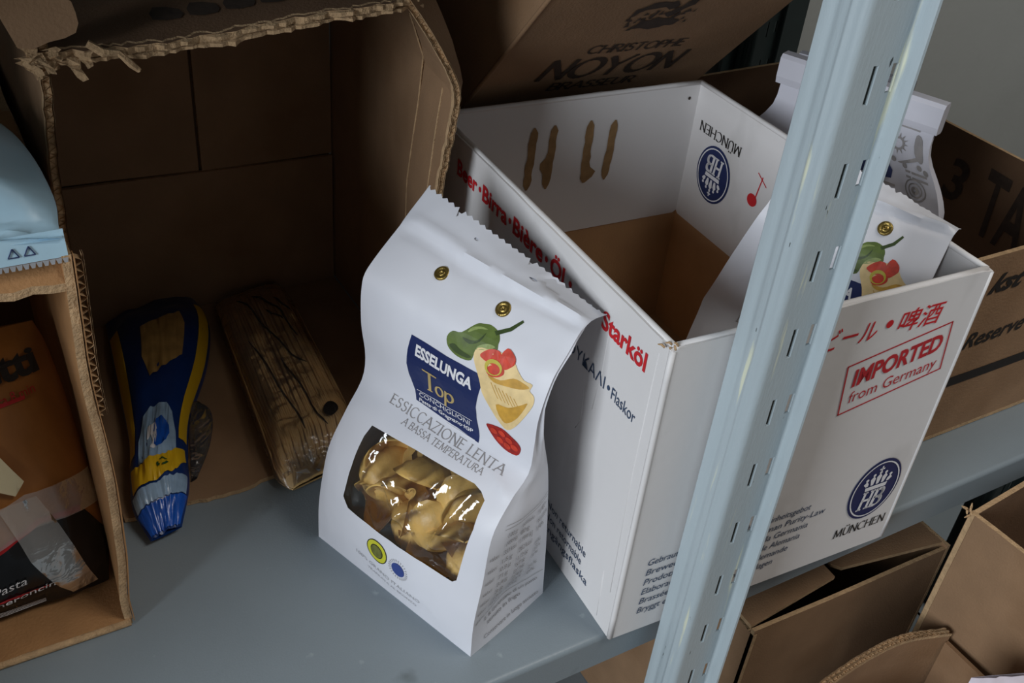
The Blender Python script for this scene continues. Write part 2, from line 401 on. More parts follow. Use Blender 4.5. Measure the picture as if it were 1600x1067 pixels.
def post(px, py, z0, z1, m, slots=True, name='upright_post'):
    """rolled slotted upright: left cheek with two beads, slotted face, forward lip"""
    R = .004; pts = []
    # the unrolled section, from the back of the left cheek round to the tip of the lip (x, y)
    pts += [(.012, .028), (.0015, .028), (0, .0265)]
    n = 10
    for i in range(1, n+1):
        y = .0265-(.0265-R)*i/n; pts.append((0, y))
    for i in range(1, 7):
        a = math.pi/2*i/6; pts.append((R-R*math.cos(a), R-R*math.sin(a)))
    n = 14; x1 = .0337
    for i in range(1, n+1): pts.append((R+(x1-.0015-R)*i/n, 0))
    for i in range(1, 4):
        a = math.pi/2*i/3; pts.append((x1-.0015+.0015*math.sin(a), -.0015+.0015*math.cos(a)))
    pts += [(x1, -.004), (x1, -.0078), (x1+.0006, -.0090), (x1+.002, -.0093), (x1+.003, -.0085), (x1+.003, -.004)]
    L = [0]
    for a, b in zip(pts, pts[1:]): L.append(L[-1]+math.hypot(b[0]-a[0], b[1]-a[1]))
    def xy(u):
        i = 0
        while i < len(L)-2 and u > L[i+1]: i += 1
        t = min(1, max(0, (u-L[i])/(L[i+1]-L[i]))); a, b = pts[i], pts[i+1]
        x, y = a[0]+(b[0]-a[0])*t, a[1]+(b[1]-a[1])*t
        dx, dy = b[0]-a[0], b[1]-a[1]; l = math.hypot(dx, dy)
        return x, y, dy/l, -dx/l
    def bead(u, x, y):                     # two shallow rolled beads on the cheek
        if abs(x) > 1e-4: return 0
        k = 0
        for c, s, h in ((.0085, .0016, .0011), (.019, .0028, -.0012)):
            k += h*math.exp(-((y-c)/s)**2)
        return k
    def f(u, v, w):
        x, y, nx, ny = xy(u); k = bead(u, x, y)
        return V((px+x+nx*w-k, py+y+ny*w, v))
    us = sorted(set([round(l, 6) for l in L]+[L[2]+(L[12]-L[2])*i/26 for i in range(27)]))
    mb = MB(); th = .0016
    uf = next(L[i] for i in range(len(pts)) if abs(pts[i][0]-R) < 1e-6 and abs(pts[i][1]) < 1e-6)   # start of the slotted face
    holes = []
    if slots:
        k = 0; zt = .4185+.0495*3
        while zt-.0195 > z0+.02 and k < 40:
            if zt < z1-.01:
                for xc, wd, ln in ((.0166, .0034, .0195), (.0298, .0040, .0145)):
                    u0 = uf+xc-R-wd/2; u1 = u0+wd; holes.append((u0, u1, zt-ln, zt))
            zt -= .0495; k += 1
    cu = sorted(set(round(u, 6) for u in us+[h[i] for h in holes for i in (0, 1)]))
    cv = sorted(set([round(z0+(z1-z0)*i/60, 5) for i in range(61)]+[round(h[i], 5) for h in holes for i in (2, 3)]))
    cu = [u for i, u in enumerate(cu) if i == 0 or u-cu[i-1] > 2e-5 or any(abs(u-h[j]) < 1e-6 for h in holes for j in (0, 1))]
    ok = {}
    for i in range(len(cu)-1):
        um = (cu[i]+cu[i+1])/2; hs = [h for h in holes if h[0] < um < h[1]]
        for j in range(len(cv)-1):
            vm = (cv[j]+cv[j+1])/2
            ok[i, j] = not any(h[2] < vm < h[3] for h in hs)
    nv = len(cv); A = [f(u, v, 0) for u in cu for v in cv]; B = [f(u, v, -th) for u in cu for v in cv]; o2 = len(A); F = []
    for (i, j), k in ok.items():
        if not k: continue
        a, b, c, d = i*nv+j, (i+1)*nv+j, (i+1)*nv+j+1, i*nv+j+1
        F += [(a, b, c, d), (o2+d, o2+c, o2+b, o2+a)]
        for (di, dj, e0, e1) in ((0, -1, a, b), (1, 0, b, c), (0, 1, c, d), (-1, 0, d, a)):
            if not ok.get((i+di, j+dj), False): F.append((e1, e0, o2+e0, o2+e1))
    mb.add(A+B, F); o = mb.build(name, m, rack, False)
    for p in o.data.polygons: p.use_smooth = True
    o.data.update()
    try: o.data.set_sharp_from_angle(angle=math.radians(40))
    except Exception: pass
    return o
post(.0392, -.032, -1.5, .78, M_POST)
MB().box((.0392+.021, -.032+.011, -1.5), (.0392+.0345, -.032+.0122, .78)).build('slot_shade_flange', M_DARKST, rack)  # dark colour stands in for the shade inside the post behind the slots
p2_ = post(.605, .605, -1.5, .78, M_DARKST); p2_['label'] = 'dark rear post with slots'
p3_ = post(.672, .115, -1.5, .78, M_DARKST); p3_['label'] = 'dark side post under the deck end'
MB().box((.585, .634, -1.5), (.715, .640, .78)).build('rear_brace', M_DARKST, rack)
rb = MB().box((.648, .0, -.475), (.652, .60, -.45)); rb.build('side_brace', M_DARKST, rack)

# ------------------------------------------------------------------ white beer tray
PSI = -.0444; TW, TD, TH = .2554, .3287, .25
tray = thing('beer_tray', 'open white beer carton printed IMPORTED from Germany, standing on the shelf behind the post', 'carton', (0, 0, 0), PSI)
_c, _s = math.cos(PSI), math.sin(PSI); TU, TV, TZ = V((_c, _s, 0)), V((-_s, _c, 0)), V((0, 0, 1))
def T(u, v, z): return TU*u+TV*v+TZ*z
bt = .0028
fmF = plane_map(T(0, 0, 0), TU, TZ, -TV)
fmL = plane_map(T(0, 0, 0), TV, TZ, -TU)
fmB = plane_map(T(0, TD, 0), TU, TZ, TV)
fmR = plane_map(T(TW, 0, 0), TV, TZ, TU)
def tpanel(name, w, fm, ms=(M_CWHITE, M_CARDT, M_CWHITE)):
    mb = MB(); e = .0006
    top = [(w-e-i*(w-2*e)/30, TH-(0 if i % 30 else .0015)+.0006*noise.noise(V((i*.37, w*9, 0)))) for i in range(31)]
    sheet(mb, [(e, .0015), (.004, 0.0002), (w-.004, 0.0002), (w-e, .0015)]+top, fm, bt, step=.012, mi=(0, 1, 2)); return mb.build(name, list(ms), tray, False)
pf = tpanel('front_panel', TW, fmF); pL = tpanel('side_panel', TD, fmL); pb = tpanel('back_panel', TW, fmB); pR = tpanel('side_panel', TD, fmR)
fl_ = MB(); sheet(fl_, [(.003, .003), (TW-.003, .003), (TW-.003, TD-.003), (.003, TD-.003)], plane_map(T(0, 0, .004), TU, TV, TZ, .001, 12), .003, step=.03)
fl_.build('floor_panel', M_CARDT, tray)
# the top flaps folded down inside, print upside down
zi = .1215
fiB = plane_map(T(0, TD-bt-.0012, 0), TU, TZ, -TV); fiR = plane_map(T(TW-bt-.0012, 0, 0), TV, TZ, -TU)
fiL = plane_map(T(bt+.0012, 0, 0), TV, TZ, TU); fiF = plane_map(T(0, bt+.0012, 0), TU, TZ, TV)
inner = {}
for nm, fm, w in (('B', fiB, TW), ('R', fiR, TD), ('L', fiL, TD), ('F', fiF, TW)):
    mb = MB(); e = .0032
    sheet(mb, [(e, zi+.003), (e+.004, zi), (w-e-.004, zi), (w-e, zi+.003), (w-e, TH-.001), (e, TH-.001)], fm, .0022, step=.02, mi=(0, 1, 1)); inner[nm] = mb.build('folded_flap', [M_CWHITE, M_CWHITE], tray)
    fo = MB(); fo.tube([fm(e+(w-2*e)*i/8, TH-.0006, -.0006) for i in range(9)], .0021, 8); fo.build('folded_rim', M_CWHITE, inner[nm], True)
for u, v in ((.0012, .0012), (TW-.0012, .0012), (.0012, TD-.0012), (TW-.0012, TD-.0012)):
    cn = MB(); cn.tube([T(u, v, .001+(TH-.003)*i/12)+V((.0006*noise.noise(V((i, u, 1))), .0006*noise.noise(V((i, v, 2))), 0)) for i in range(13)], .0021, 8); cn.build('corner_fold', M_CWHITE, tray, True)
# crushed corner fibre at the near top corner
cf = MB()
rnd = random.Random(3)
for i in range(5):
    a = T(rnd.uniform(-.002, .006), rnd.uniform(-.002, .006), TH+rnd.uniform(-.002, .0015)); b = a+V((rnd.uniform(-.004, .004), rnd.uniform(-.004, .004), rnd.uniform(-.002, .003)))
    cf.tube([a, (a+b)/2+V((0, 0, .001)), b], [.0007, .0008, .0003], 5)
cf.build('frayed_corner', M_CARDL, pf, True)
# glue smears on the rear flap and its staple hole
def smear(fm, a, b, r, seed, blob=None):
    rn = random.Random(seed); pts = []; n = 12
    dx, dy = b[0]-a[0], b[1]-a[1]; L = math.hypot(dx, dy); nx, ny = -dy/L, dx/L
    for sd in (1, -1):
        rng = range(n+1) if sd == 1 else range(n, -1, -1)
        for i in rng:
            t = i/n; k = r*(.9+.15*rn.uniform(-1, 1))*(math.sqrt(max(.05, 1-((t-.5)*2)**10)))
            if blob and sd == blob[0]: k += blob[1]*math.exp(-((t-blob[2])/.09)**2)
            pts.append((a[0]+dx*t+nx*k*sd, a[1]+dy*t+ny*k*sd))
    mb = MB(); patch(mb, pts, fm, .0006, 0, .004); mb.build('glue_smear', M_GLUE, inner['B'])
smear(fiB, (.0885, .2275), (.0862, .1705), .0042, 1)
smear(fiB, (.1075, .2275), (.1050, .1690), .0042, 2, (-1, .006, .62))
smear(fiB, (.1424, .2275), (.1428, .1690), .0044, 3, (1, .007, .86))
smear(fiB, (.1671, .2250), (.1639, .1690), .0042, 4)
mb = MB(); patch(mb, ell(.2413, .2362, .0014, .0016, 10), fiB, .0006); mb.build('staple_hole', M_INKF, inner['B'])
# red and blue lettering on the long side
def rev(fm, W): return lambda a, b, w: fm(W-a, b, w)
fLr = rev(fmL, TD)                                # reads from the back of the carton to its front
for body, x0, x1 in (('Beer', .0470, .0810), ('Birra', .0905, .1300), ('Bière', .1395, .1830), ('Öl', .1935, .2120), ('Starköl', .2600, .3092)):
    mb = MB(); letters(mb, body, fLr, (x0, .2205), (x1, .2205), .0122, bold=.028, shear=0, w=.0005); mb.build('red_word', M_RED, pL)
for x in (.0860, .1345, .1880, .2200): mb = MB(); patch(mb, ell(x, .2265, .0020, .0022, 14), fLr, .0005); mb.build('red_dot', M_RED, pL)
mb = MB(); letters(mb, 'ΜΠΟΥΚΑΛΙ', fLr, (.2080, .1812), (.2735, .1812), .0088, w=.0005); mb.build('blue_word', M_BLUETXT, pL)
mb = MB(); patch(mb, ell(.2782, .1856, .0016, .0018, 12), fLr, .0005); mb.build('blue_dot', M_BLUETXT, pL)
mb = MB(); letters(mb, 'Flaskor', fLr, (.2822, .1804), (.3090, .1804), .0088, w=.0005); mb.build('blue_word', M_BLUETXT, pL)
for i, (tx, x0, x1) in enumerate((('Non returnable', .2310, .2862), ('Non retornable', .2310, .2825), ('Engångsflaska', .2310, .2932))):
    mb = MB(); letters(mb, tx, fLr, (x0, .0395-.0110*i), (x1, .0395-.0110*i), .0066, w=.0005); mb.build('blue_text_line', M_BLUETXT, pL)
# embossed crease and die-cut tab on the long side
mb = MB()
for pts in ([(.0600, .2300), (.0605, .1900), (.0640, .1580)], [(.0760, .1680), (.0745, .1400), (.0790, .1300)], [(.0200, .0500), (.0180, .0060)], [(.0110, .2400), (.0120, .1500), (.0090, .0400)]):
    mb.tube([fmL(a, b, -.0001) for a, b in pts], .0004, 6)
mb.build('pressed_crease', M_CWHITE, pL, True)
# front lettering
mb = MB(); letters(mb, 'ビール', fmF, (.1180, .2180), (.1620, .2180), .0128, bold=.004, shear=.12, w=.0005); mb.build('red_word', M_RED, pf)
mb = MB(); patch(mb, ell(.1715, .2268, .0030, .0031, 16), fmF, .0005); mb.build('red_dot', M_RED, pf)
mb = MB(); letters(mb, '啤酒', fmF, (.1800, .2185), (.2190, .2185), .0130, bold=.006, shear=.12, w=.0005); mb.build('red_word', M_RED, pf)
mb = MB()
ra = math.atan2(.0148, .0866)                     # the stamp sits askew
co = [(.1468, .1990), (.2334, .2138), (.2403, .1727), (.1528, .1571)]
for a, b in zip(co, co[1:]+co[:1]):
    dx, dy = b[0]-a[0], b[1]-a[1]; L = math.hypot(dx, dy); nx, ny = -dy/L*.0006, dx/L*.0006; ex, ey = dx/L*.0006, dy/L*.0006
    patch(mb, [(a[0]+nx-ex, a[1]+ny-ey), (a[0]-nx-ex, a[1]-ny-ey), (b[0]-nx+ex, b[1]-ny+ey), (b[0]+nx+ex, b[1]+ny+ey)], fmF, .0005, 0, .02)
letters(mb, 'IMPORTED', fmF, (.1562, .1800), (.2320, .1917), .0136, bold=.034, shear=.12, w=.0005)
letters(mb, 'from Germany', fmF, (.1585, .1655), (.2340, .1758), .0095, bold=-.004, shear=.10, w=.0005)
mb.build('import_stamp', M_REDD, pf)
for i, (tx, x1) in enumerate((('Gebraut nach dem bayerischen Reinheitsgebot', .1590), ('Brewed according to the German Purity-Law', .1755), ('Prodotta secondo il decreto della Germania', .1620), ('Elaborada según la ley de pureza de Alemania', .1575), ('Brassée selon la loi de pureté allemande', .1490), ('Bryggt enligt den bayerska renhetslagen', .1375))):
    mb = MB(); letters(mb, tx, fmF, (.0188, .0672-.0096*i), (x1, .0672-.0096*i), .0058, shear=.15, w=.0005); mb.build('blue_text_line', M_BLUETXT, pf)
mb = MB(); pen(mb, 'MÜNCHEN', fmF, (.1955, .0215), (.2475, .0215), .0085, w=.0005, thick=.15); mb.build('city_name', M_INK, pf)
def crest(fm, cx, cy, rx, ry, parent, w0=.0005, rot=0.):
    """oval crest: blue field, white ring, a crown over the two letters H and B"""
    c_, s_ = math.cos(rot), math.sin(rot)
    def g(a, b, w): return fm(cx+a*c_-b*s_, cy+a*s_+b*c_, w)
    mb = MB(); patch(mb, ell(0, 0, rx, ry, 40), g, w0, 0, .006); o = mb.build('oval_crest', M_NAVY, parent)
    w1 = w0+.0004; mb = MB()
    patch(mb, ell(0, 0, rx*.92, ry*.92, 40), g, w1, 0, .01, [ell(0, 0, rx*.87, ry*.88, 40)])
    pen(mb, 'H', g, (-rx*.50, -ry*.62), (rx*.08, -ry*.62), ry*.58, w1, thick=.24, thin=.09, serif=.20, shear=.15)
    pen(mb, 'B', g, (rx*.02, -ry*.62), (rx*.50, -ry*.62), ry*.58, w1, thick=.24, thin=.09, serif=.0, shear=.15)
    kx, ky = rx*.42, ry*.02
    patch(mb, [(-kx, ky), (kx, ky), (kx*1.06, ky+ry*.13), (-kx*1.06, ky+ry*.13)], g, w1, 0, .01)
    for i in range(5):
        t = (i-2)/2; ax = t*kx*1.12; ay = ky+ry*(.52-.16*t*t)
        patch(mb, [(t*kx-rx*.05, ky+ry*.17), (t*kx+rx*.05, ky+ry*.17), (ax+rx*.10, ay-ry*.10), (ax, ay), (ax-rx*.10, ay-ry*.10)], g, w1, 0, .01)
        patch(mb, ell(ax, ay+ry*.03, rx*.06, ry*.05, 10), g, w1, 0, .01)
    patch(mb, [(-rx*.03, ky+ry*.56), (rx*.03, ky+ry*.56), (rx*.03, ky+ry*.76), (-rx*.03, ky+ry*.76)], g, w1, 0, .01)
    patch(mb, [(-rx*.10, ky+ry*.64), (rx*.10, ky+ry*.64), (rx*.10, ky+ry*.69), (-rx*.10, ky+ry*.69)], g, w1, 0, .01)
    mb.build('crest_device', M_WHITEP, parent)
crest(fmF, .2215, .0648, .0245, .0300, pf)
# the same crest upside down on the folded side flap, with a red device beside it
crest(lambda a, b, w: fiR(.2835+a, .1800-b, w), 0, 0, .0232, .0262, inner['R'])
mb = MB(); pen(mb, 'MÜNCHEN', fiR, (.2550, .2190), (.3140, .2190), -.0085, w=.0006, thick=.15); mb.build('city_name', M_INK, inner['R'])
mb = MB(); patch(mb, ell(.2290, .1835, .0062, .0056, 18), fiR, .0006); patch(mb, [(.2262, .187), (.2250, .187), (.2218, .2075), (.2228, .2078)], fiR, .0006)
patch(mb, [(.2290, .2085), (.2160, .2010), (.2158, .2018), (.2288, .2094)], fiR, .0006); mb.build('red_device', M_RED, inner['R'])
mb = MB(); letters(mb, 'IMPORTED', fiR, (.1000, .1890), (.2050, .1830), -.0150, bold=.03, w=.0006); mb.build('red_lettering', M_REDD, inner['R'])

# ------------------------------------------------------------------ paper pasta bags
BW=.1534
KN=[(0,0,0,0),(.032,.001,.033,.000),(.062,.006,.068,.005),(.085,.013,.108,.010),(.108,.029,.129,.025),(.126,.043,.142,.040),(.145,.046,.164,.042),(.175,.042,.184,.043),(.207,.043,.209,.052),(.2175,.050,.220,.062),(.2415,.083,.2365,.080),(.257,.103,.2330,.1000)]
def _q():
    q=[0]
    for a,b in zip(KN,KN[1:]):
        l=math.hypot(b[0]-a[0],b[1]-a[1]);r=math.hypot(b[2]-a[2],b[3]-a[3]);q.append(q[-1]+(l+r)/2)
    return q
KQ=_q();QT=KQ[-1]
def cr(x,xs,ys):
    n=len(xs)
    if x<=xs[0]:i=0
    elif x>=xs[-1]:i=n-2
    else:
        i=0
        while x>xs[i+1]:i+=1
    def m(k):
        if k<=0:return (ys[1]-ys[0])/(xs[1]-xs[0])
        if k>=n-1:return (ys[-1]-ys[-2])/(xs[-1]-xs[-2])
        return (ys[k+1]-ys[k-1])/(xs[k+1]-xs[k-1])
    h=xs[i+1]-xs[i];t=(x-xs[i])/h
    return (2*t**3-3*t*t+1)*ys[i]+(t**3-2*t*t+t)*h*m(i)+(-2*t**3+3*t*t)*ys[i+1]+(t**3-t*t)*h*m(i+1)
KC=list(zip(*KN))
def prof(q,f):
    z0=cr(q,KQ,KC[0]);d0=cr(q,KQ,KC[1]);z1=cr(q,KQ,KC[2]);d1=cr(q,KQ,KC[3])
    return z0+(z1-z0)*f,d0+(d1-d0)*f
def front(s,q):
    f=min(1,max(0,s/BW));z,d=prof(q,f)
    e=math.sin(math.pi*f)
    b=max(0,1-((q-.075)/.075)**2) if q>0 else 0
    d-=.008*b*e**.7
    d-=.004*e*max(0,1-((q-.2)/.05)**2)
    return s,d,max(z,0)
def bag_back(s, q):
    f = min(1, max(0, s/BW)); z, d = prof(q, f); a, df, zz = front(s, q)
    tp = cr(min(z, .26), [0, .07, .13, .17, .21, .27], [.077, .070, .061, .050, .048, .05])
    e = .0006 if q > .262 else .0035
    return s, max(df+e, tp if q < .24 else df+e), zz
class Bag:
    def __init__(b, O, S, I, wr=1., seed=0, kd=1., kz=1., nar=0.):
        b.kd, b.kz, b.nar = kd, kz, nar
        b.O, b.S, b.I = V(O), V(S).normalized(), V(I).normalized(); b.seed = seed; b.wr = wr
    def at(b, t): return b.O+b.S*(t[0]+b.nar*(1-t[0]/BW)*min(1, max(0, (t[2]-.13)/.09)))+b.I*(t[1]*b.kd)+V((0, 0, 1))*(t[2]*b.kz)
    def wrinkle(b, s, q):
        p = V((s*26, q*20, b.seed)); k = .0011*noise.noise(p)+.0007*(1-abs(noise.noise(p*2.3)))
        # pinches at the neck fold and where the contents end
        k += .0026*math.exp(-(abs(q-.2655-.0016*math.sin(s*55))/.0030)**1.3)
        k -= .0022*math.exp(-((q-.2585-.002*math.sin(s*47+1))/.0042)**2)
        k += .0020*math.exp(-(abs((q-.128)+(s-.146)*.55)/.0024)**1.4)*max(0, min(1, (s-.118)/.02))
        x = (s-.052)*.8+(q-.255)*.6; k += .0014*math.exp(-(x/.0022)**2)*math.exp(-((q-.250)/.014)**2)
        x = (s-.103)*.8+(q-.252)*.6; k += .0010*math.exp(-(x/.0022)**2)*math.exp(-((q-.252)/.012)**2)
        return k*b.wr*min(1, q/.02)*min(1, s/.008, (BW-s)/.008 if s < BW else 0) if 0 < s < BW else 0
    def F(b, s, q, w=0):
        s0 = min(max(s, -.02), BW+.03)
        h = 2e-4; P = b.at(front(s0, q)); a = b.at(front(s0+h, q))-P; c = b.at(front(s0, q+h))-P
        n = a.cross(c); n = n.normalized() if n.length > 1e-12 else -b.I
        if n.dot(b.I) > 0: n = -n
        return P+n*(w+b.wrinkle(s, q))
    def B(b, s, q, w=0): return b.at(bag_back(s, q))
FOLDS = [(.042, .126, .036, .066, .0034, .0030), (.058, .104, .090, .074, .0044, .0036), (.066, .066, .094, .094, .0040, .0036), (.128, .122, .116, .074, .0052, .0050), (.122, .090, .100, .060, .0044, .0052), (.054, .072, .064, .058, .0030, .0030), (.104, .118, .092, .100, .0030, .0030)]
WIN = [(.0303, .1247), (.0720, .1258), (.1259, .1246), (.1327, .1221), (.1380, .1178), (.1400, .0980), (.1368, .0720), (.1357, .0604), (.1327, .0576), (.1083, .0590), (.0498, .0568), (.0348, .0572), (.0283, .0640), (.0300, .0950), (.0285, .1165)]
def make_bag(root, bag, window=True, detail=True):
    F = bag.F; mb = MB(); top = []
    n = 54; s0, s1 = .0, BW
    notch = {int(n*.80): .0050, int(n*.40): .0042, int(n*.06): .004}
    for i in range(n+1):                                   # pinked top edge, right to left
        s = s1-(s1-s0)*i/n; q = QT-(.0020 if i % 2 else 0)
        if i in notch: q -= notch[i]
        top.append((s, q))
    out = [(0, 0), (BW, 0)]+[(BW, QT*j/40) for j in range(1, 40)]+top+[(0, QT*j/40) for j in range(39, 0, -1)]
    holes = [WIN] if window else []
    if detail: holes += [ell(.0543, .2777, .0019, .0012, 8), smooth_poly([(.1020, .2748), (.1060, .2762), (.1082, .2752), (.1068, .2734), (.1035, .2738)], 2)]
    sheet(mb, out, lambda a, c, w: F(a, c, w), 0, holes, .0036)
    qs = [QT*j/44 for j in range(45)]
    mb.grid(lambda a, c: bag.B(a, c), [BW*i/14 for i in range(15)], [q*(QT-.0032)/QT for q in qs])
    for s, sg in ((BW, 1), (0, -1)):                       # gusseted sides
        def side(t, q):
            P, Q = bag.at(front(s, q)), bag.at(bag_back(s, q)); w = (Q-P).length
            g = math.sin(math.pi*t)*(.12*w+.0+.004*noise.noise(V((q*30, t*2, bag.seed))))*min(1, q/.03)
            if sg > 0: g -= .012*math.sin(math.pi*t)*math.exp(-((q-.085)/.05)**2)
            return P.lerp(Q, t)-bag.S*sg*g
        mb.grid(side, [i/10 for i in range(11)], qs)
    mb.grid(lambda a, t: bag.at(front(a, 0)).lerp(bag.at(bag_back(a, 0)), t)+V((0, 0, .0004)), [BW*i/6 for i in range(7)], [0, .5, 1])
    body = mb.build('paper_body', M_PAPER, root, True)
    try: body.data.set_sharp_from_angle(angle=math.radians(50))
    except Exception: pass
    if window:
        fm = MB(); P = smooth_poly(WIN, 2)
        cx, cy = .085, .09; P = [(cx+(a-cx)*1.03, cy+(c-cy)*1.04) for a, c in P]
        def crk(a, c, w):
            p = V((a*30, c*26, 3+bag.seed)); r = 1-abs(noise.noise(p)); r2 = 1-abs(noise.noise(p*2.1+V((4, 1, 0))))
            e = min(1, min(a-.026, .142-a, c-.053, .129-c)/.008); e = max(0, e)
            fd = 0
            for (xa, ya, xb, yb, A, sg) in FOLDS:
                L = math.hypot(xb-xa, yb-ya); t = ((a-xa)*(xb-xa)+(c-ya)*(yb-ya))/(L*L); d = ((c-ya)*(xb-xa)-(a-xa)*(yb-ya))/L
                fd += A*math.exp(-abs(d/sg)**1.5)*max(0, 1-((t-.5)/.62)**4) if abs(t-.5) < .62 else 0
            return F(a, c, -.0006+e*(-.0042+.0030*r**3+.0012*r2**4+fd))
        sheet(fm, P, crk, 0, (), .0018); fm.build('film_window', M_FILM, root, True)
    # ---- print
    F0 = F
    def F(a, c, w): return F0(a, c, w*.5)
    def pm(nm, m, fn): mb = MB(); fn(mb); return mb.build(nm, m, root)
    tol = .006
    lab = [(.0500, .2058), (.1110, .2034), (.1090, .1880), (.1072, .1760), (.1076, .1660), (.1100, .1560), (.1112, .1475), (.0530, .1538), (.0518, .1620), (.0470, .1740), (.0458, .1820), (.0475, .1940)]
    pm('blue_label', M_NAVY, lambda mb: patch(mb, lab, F, .0006, 0, .005))
    w1 = .0011
    pm('brand_lettering', M_WHITEP, lambda mb: letters(mb, 'ESSELUNGA', F, (.0545, .1930), (.1035, .1902), .0078, bold=.040, w=w1, tol=tol))
    pm('script_word', M_GOLD, lambda mb: (pen(mb, 'T', F, (.0600, .1690), (.0730, .1684), .0158, w=w1, thick=.14), pen(mb, 'o', F, (.0708, .1684), (.0792, .1680), .0135, w=w1, thick=.16), pen(mb, 'p', F, (.0800, .1680), (.0885, .1676), .0135, w=w1, thick=.16)))
    pm('small_lettering', M_WHITEP, lambda mb: (letters(mb, 'CONCHIGLIONI', F, (.0560, .1592), (.1020, .1572), .0036, w=w1, tol=tol), letters(mb, 'Pasta di Gragnano IGP', F, (.0560, .1546), (.1050, .1524), .0030, bold=.01, w=w1, tol=tol),
        patch(mb, [(.054, .1640), (.104, .1622), (.104, .1618), (.054, .1636)], F, w1), patch(mb, [(.056, .1562), (.103, .1543), (.103, .1540), (.056, .1559)], F, w1), patch(mb, [(.082, .1492), (.108, .1481), (.108, .1478), (.082, .1489)], F, w1)))
    pm('grey_lettering', M_GREYP, lambda mb: (pen(mb, 'ESSICCAZIONE LENTA', F, (.0318, .1420), (.1392, .1362), .0068, w=.0005, tol=.01, thick=.12, thin=.06), pen(mb, 'A BASSA TEMPERATURA', F, (.0500, .1346), (.1268, .1306), .0042, w=.0005, tol=.01, thick=.13, thin=.07)))
    g1 = mat('pepper_green', (92, 112, 48), .5, .25, 120); g2 = mat('pepper_shade_green', (56, 74, 32), .5, .2, 120); g3 = mat('pepper_light_green', (142, 160, 92), .5, .2, 160)
    pep = [(.0775, .2170), (.0800, .2115), (.0864, .2084), (.0930, .2080), (.0987, .2099), (.0998, .2160), (.1060, .2190), (.1128, .2224), (.1118, .2260), (.1109, .2289), (.1073, .2324), (.1009, .2341), (.0960, .2330), (.0919, .2312), (.0860, .2234), (.0800, .2218)]
    pm('printed_pepper', g1, lambda mb: patch(mb, smooth_poly(pep, 3), F, .0005, 0, .004))
    pm('printed_pepper_shade', g2, lambda mb: (patch(mb, smooth_poly([(.0810, .2125), (.0870, .2100), (.0950, .2100), (.0980, .2120), (.0900, .2130), (.0840, .2150)], 3), F, .0008), patch(mb, smooth_poly([(.0880, .2210), (.0940, .2190), (.1000, .2230), (.1010, .2290), (.0985, .2235), (.0940, .2215)], 3), F, .0008), patch(mb, [(.1075, .2300), (.1148, .2358), (.1188, .2440), (.1172, .2451), (.1125, .2375), (.1050, .2318)], F, .0008)))
    pm('printed_pepper_highlight', g3, lambda mb: (patch(mb, smooth_poly([(.1000, .2178), (.1080, .2212), (.1110, .2240), (.1060, .2240), (.1010, .2210)], 3), F, .0008), patch(mb, smooth_poly([(.0900, .2250), (.0950, .2290), (.1010, .2310), (.0960, .2310), (.0910, .2285)], 3), F, .0008)))
    c1 = mat('printed_shell_cream', (236, 208, 150), .5, .12, 140); c2 = mat('printed_shell_ochre', (206, 158, 62), .5, .2, 160)
    shl = [(.1007, .2193), (.1000, .2120), (.1075, .2009), (.1117, .1921), (.1202, .1806), (.1305, .1693), (.1369, .1730), (.1429, .1850), (.1475, .1985), (.1467, .2054), (.1428, .2080), (.1432, .2125), (.1370, .2128), (.1308, .2172), (.1278, .2200), (.1200, .2230), (.1100, .2215)]
    pm('printed_pasta_shell', c1, lambda mb: patch(mb, smooth_poly(shl, 3), F, .0008, 0, .004))
    def ridges(mb):
        patch(mb, smooth_poly([(.1130, .2060), (.1220, .2060), (.1300, .2110), (.1370, .2110), (.1420, .2095), (.1360, .2060), (.1270, .2040), (.1180, .2030)], 3), F, .0011)
        patch(mb, smooth_poly([(.1230, .1880), (.1320, .1900), (.1400, .1960), (.1440, .1990), (.1400, .1860), (.1340, .1770), (.1290, .1760)], 3), F, .0011)
        for i in range(7): patch(mb, [(.1160+.003*i, .2020-.0006*i), (.1166+.003*i, .2020-.0006*i), (.1240+.0028*i, .1930-.0002*i), (.1236+.0028*i, .1930-.0002*i)], F, .0011)
    pm('printed_shell_ridges', c2, ridges)
    t1 = mat('printed_tomato_red', (206, 60, 34), .5, .22, 220); t2 = mat('printed_tomato_dark', (158, 30, 24), .5, .25, 260); ol = mat('printed_olive_ring', (196, 182, 60), .5, .1, 120)
    pm('printed_tomato', t1, lambda mb: (patch(mb, smooth_poly([(.1041, .2150), (.1055, .2190), (.1101, .2225), (.1160, .2225), (.1182, .2174), (.1137, .2131)], 3), F, .0014), patch(mb, smooth_poly([(.1170, .2180), (.1187, .2262), (.1255, .2240), (.1278, .2201), (.1256, .2163), (.1220, .2136)], 3), F, .0014), patch(mb, smooth_poly([(.1105, .2095), (.1150, .2140), (.1213, .2143), (.1230, .2106), (.1193, .2070), (.1135, .2060)], 3), F, .0014)))
    pm('printed_olive', ol, lambda mb: patch(mb, ell(.1150, .2120, .0062, .0052, 20), F, .0018, 0, .003, [ell(.1155, .2112, .0046, .0036, 16)]))
    pm('printed_tomato_slice', t2, lambda mb: (patch(mb, smooth_poly([(.1164, .1640), (.1178, .1666), (.1281, .1679), (.1360, .1654), (.1430, .1612), (.1442, .1575), (.1415, .1531), (.1320, .1536), (.1236, .1569)], 3), F, .0008)))
    pm('printed_slice_flesh', t1, lambda mb: [patch(mb, ell(a, c, .0030, .0019, 10, -.3), F, .0012) for a, c in ((.1225, .1630), (.1290, .1640), (.1350, .1615), (.1395, .1580), (.1280, .1585), (.1340, .1570))])
    sy = mat('seal_yellow', (206, 206, 52), .5, .05, 60); sb = mat('seal_blue', (52, 72, 140), .5, .05, 60)
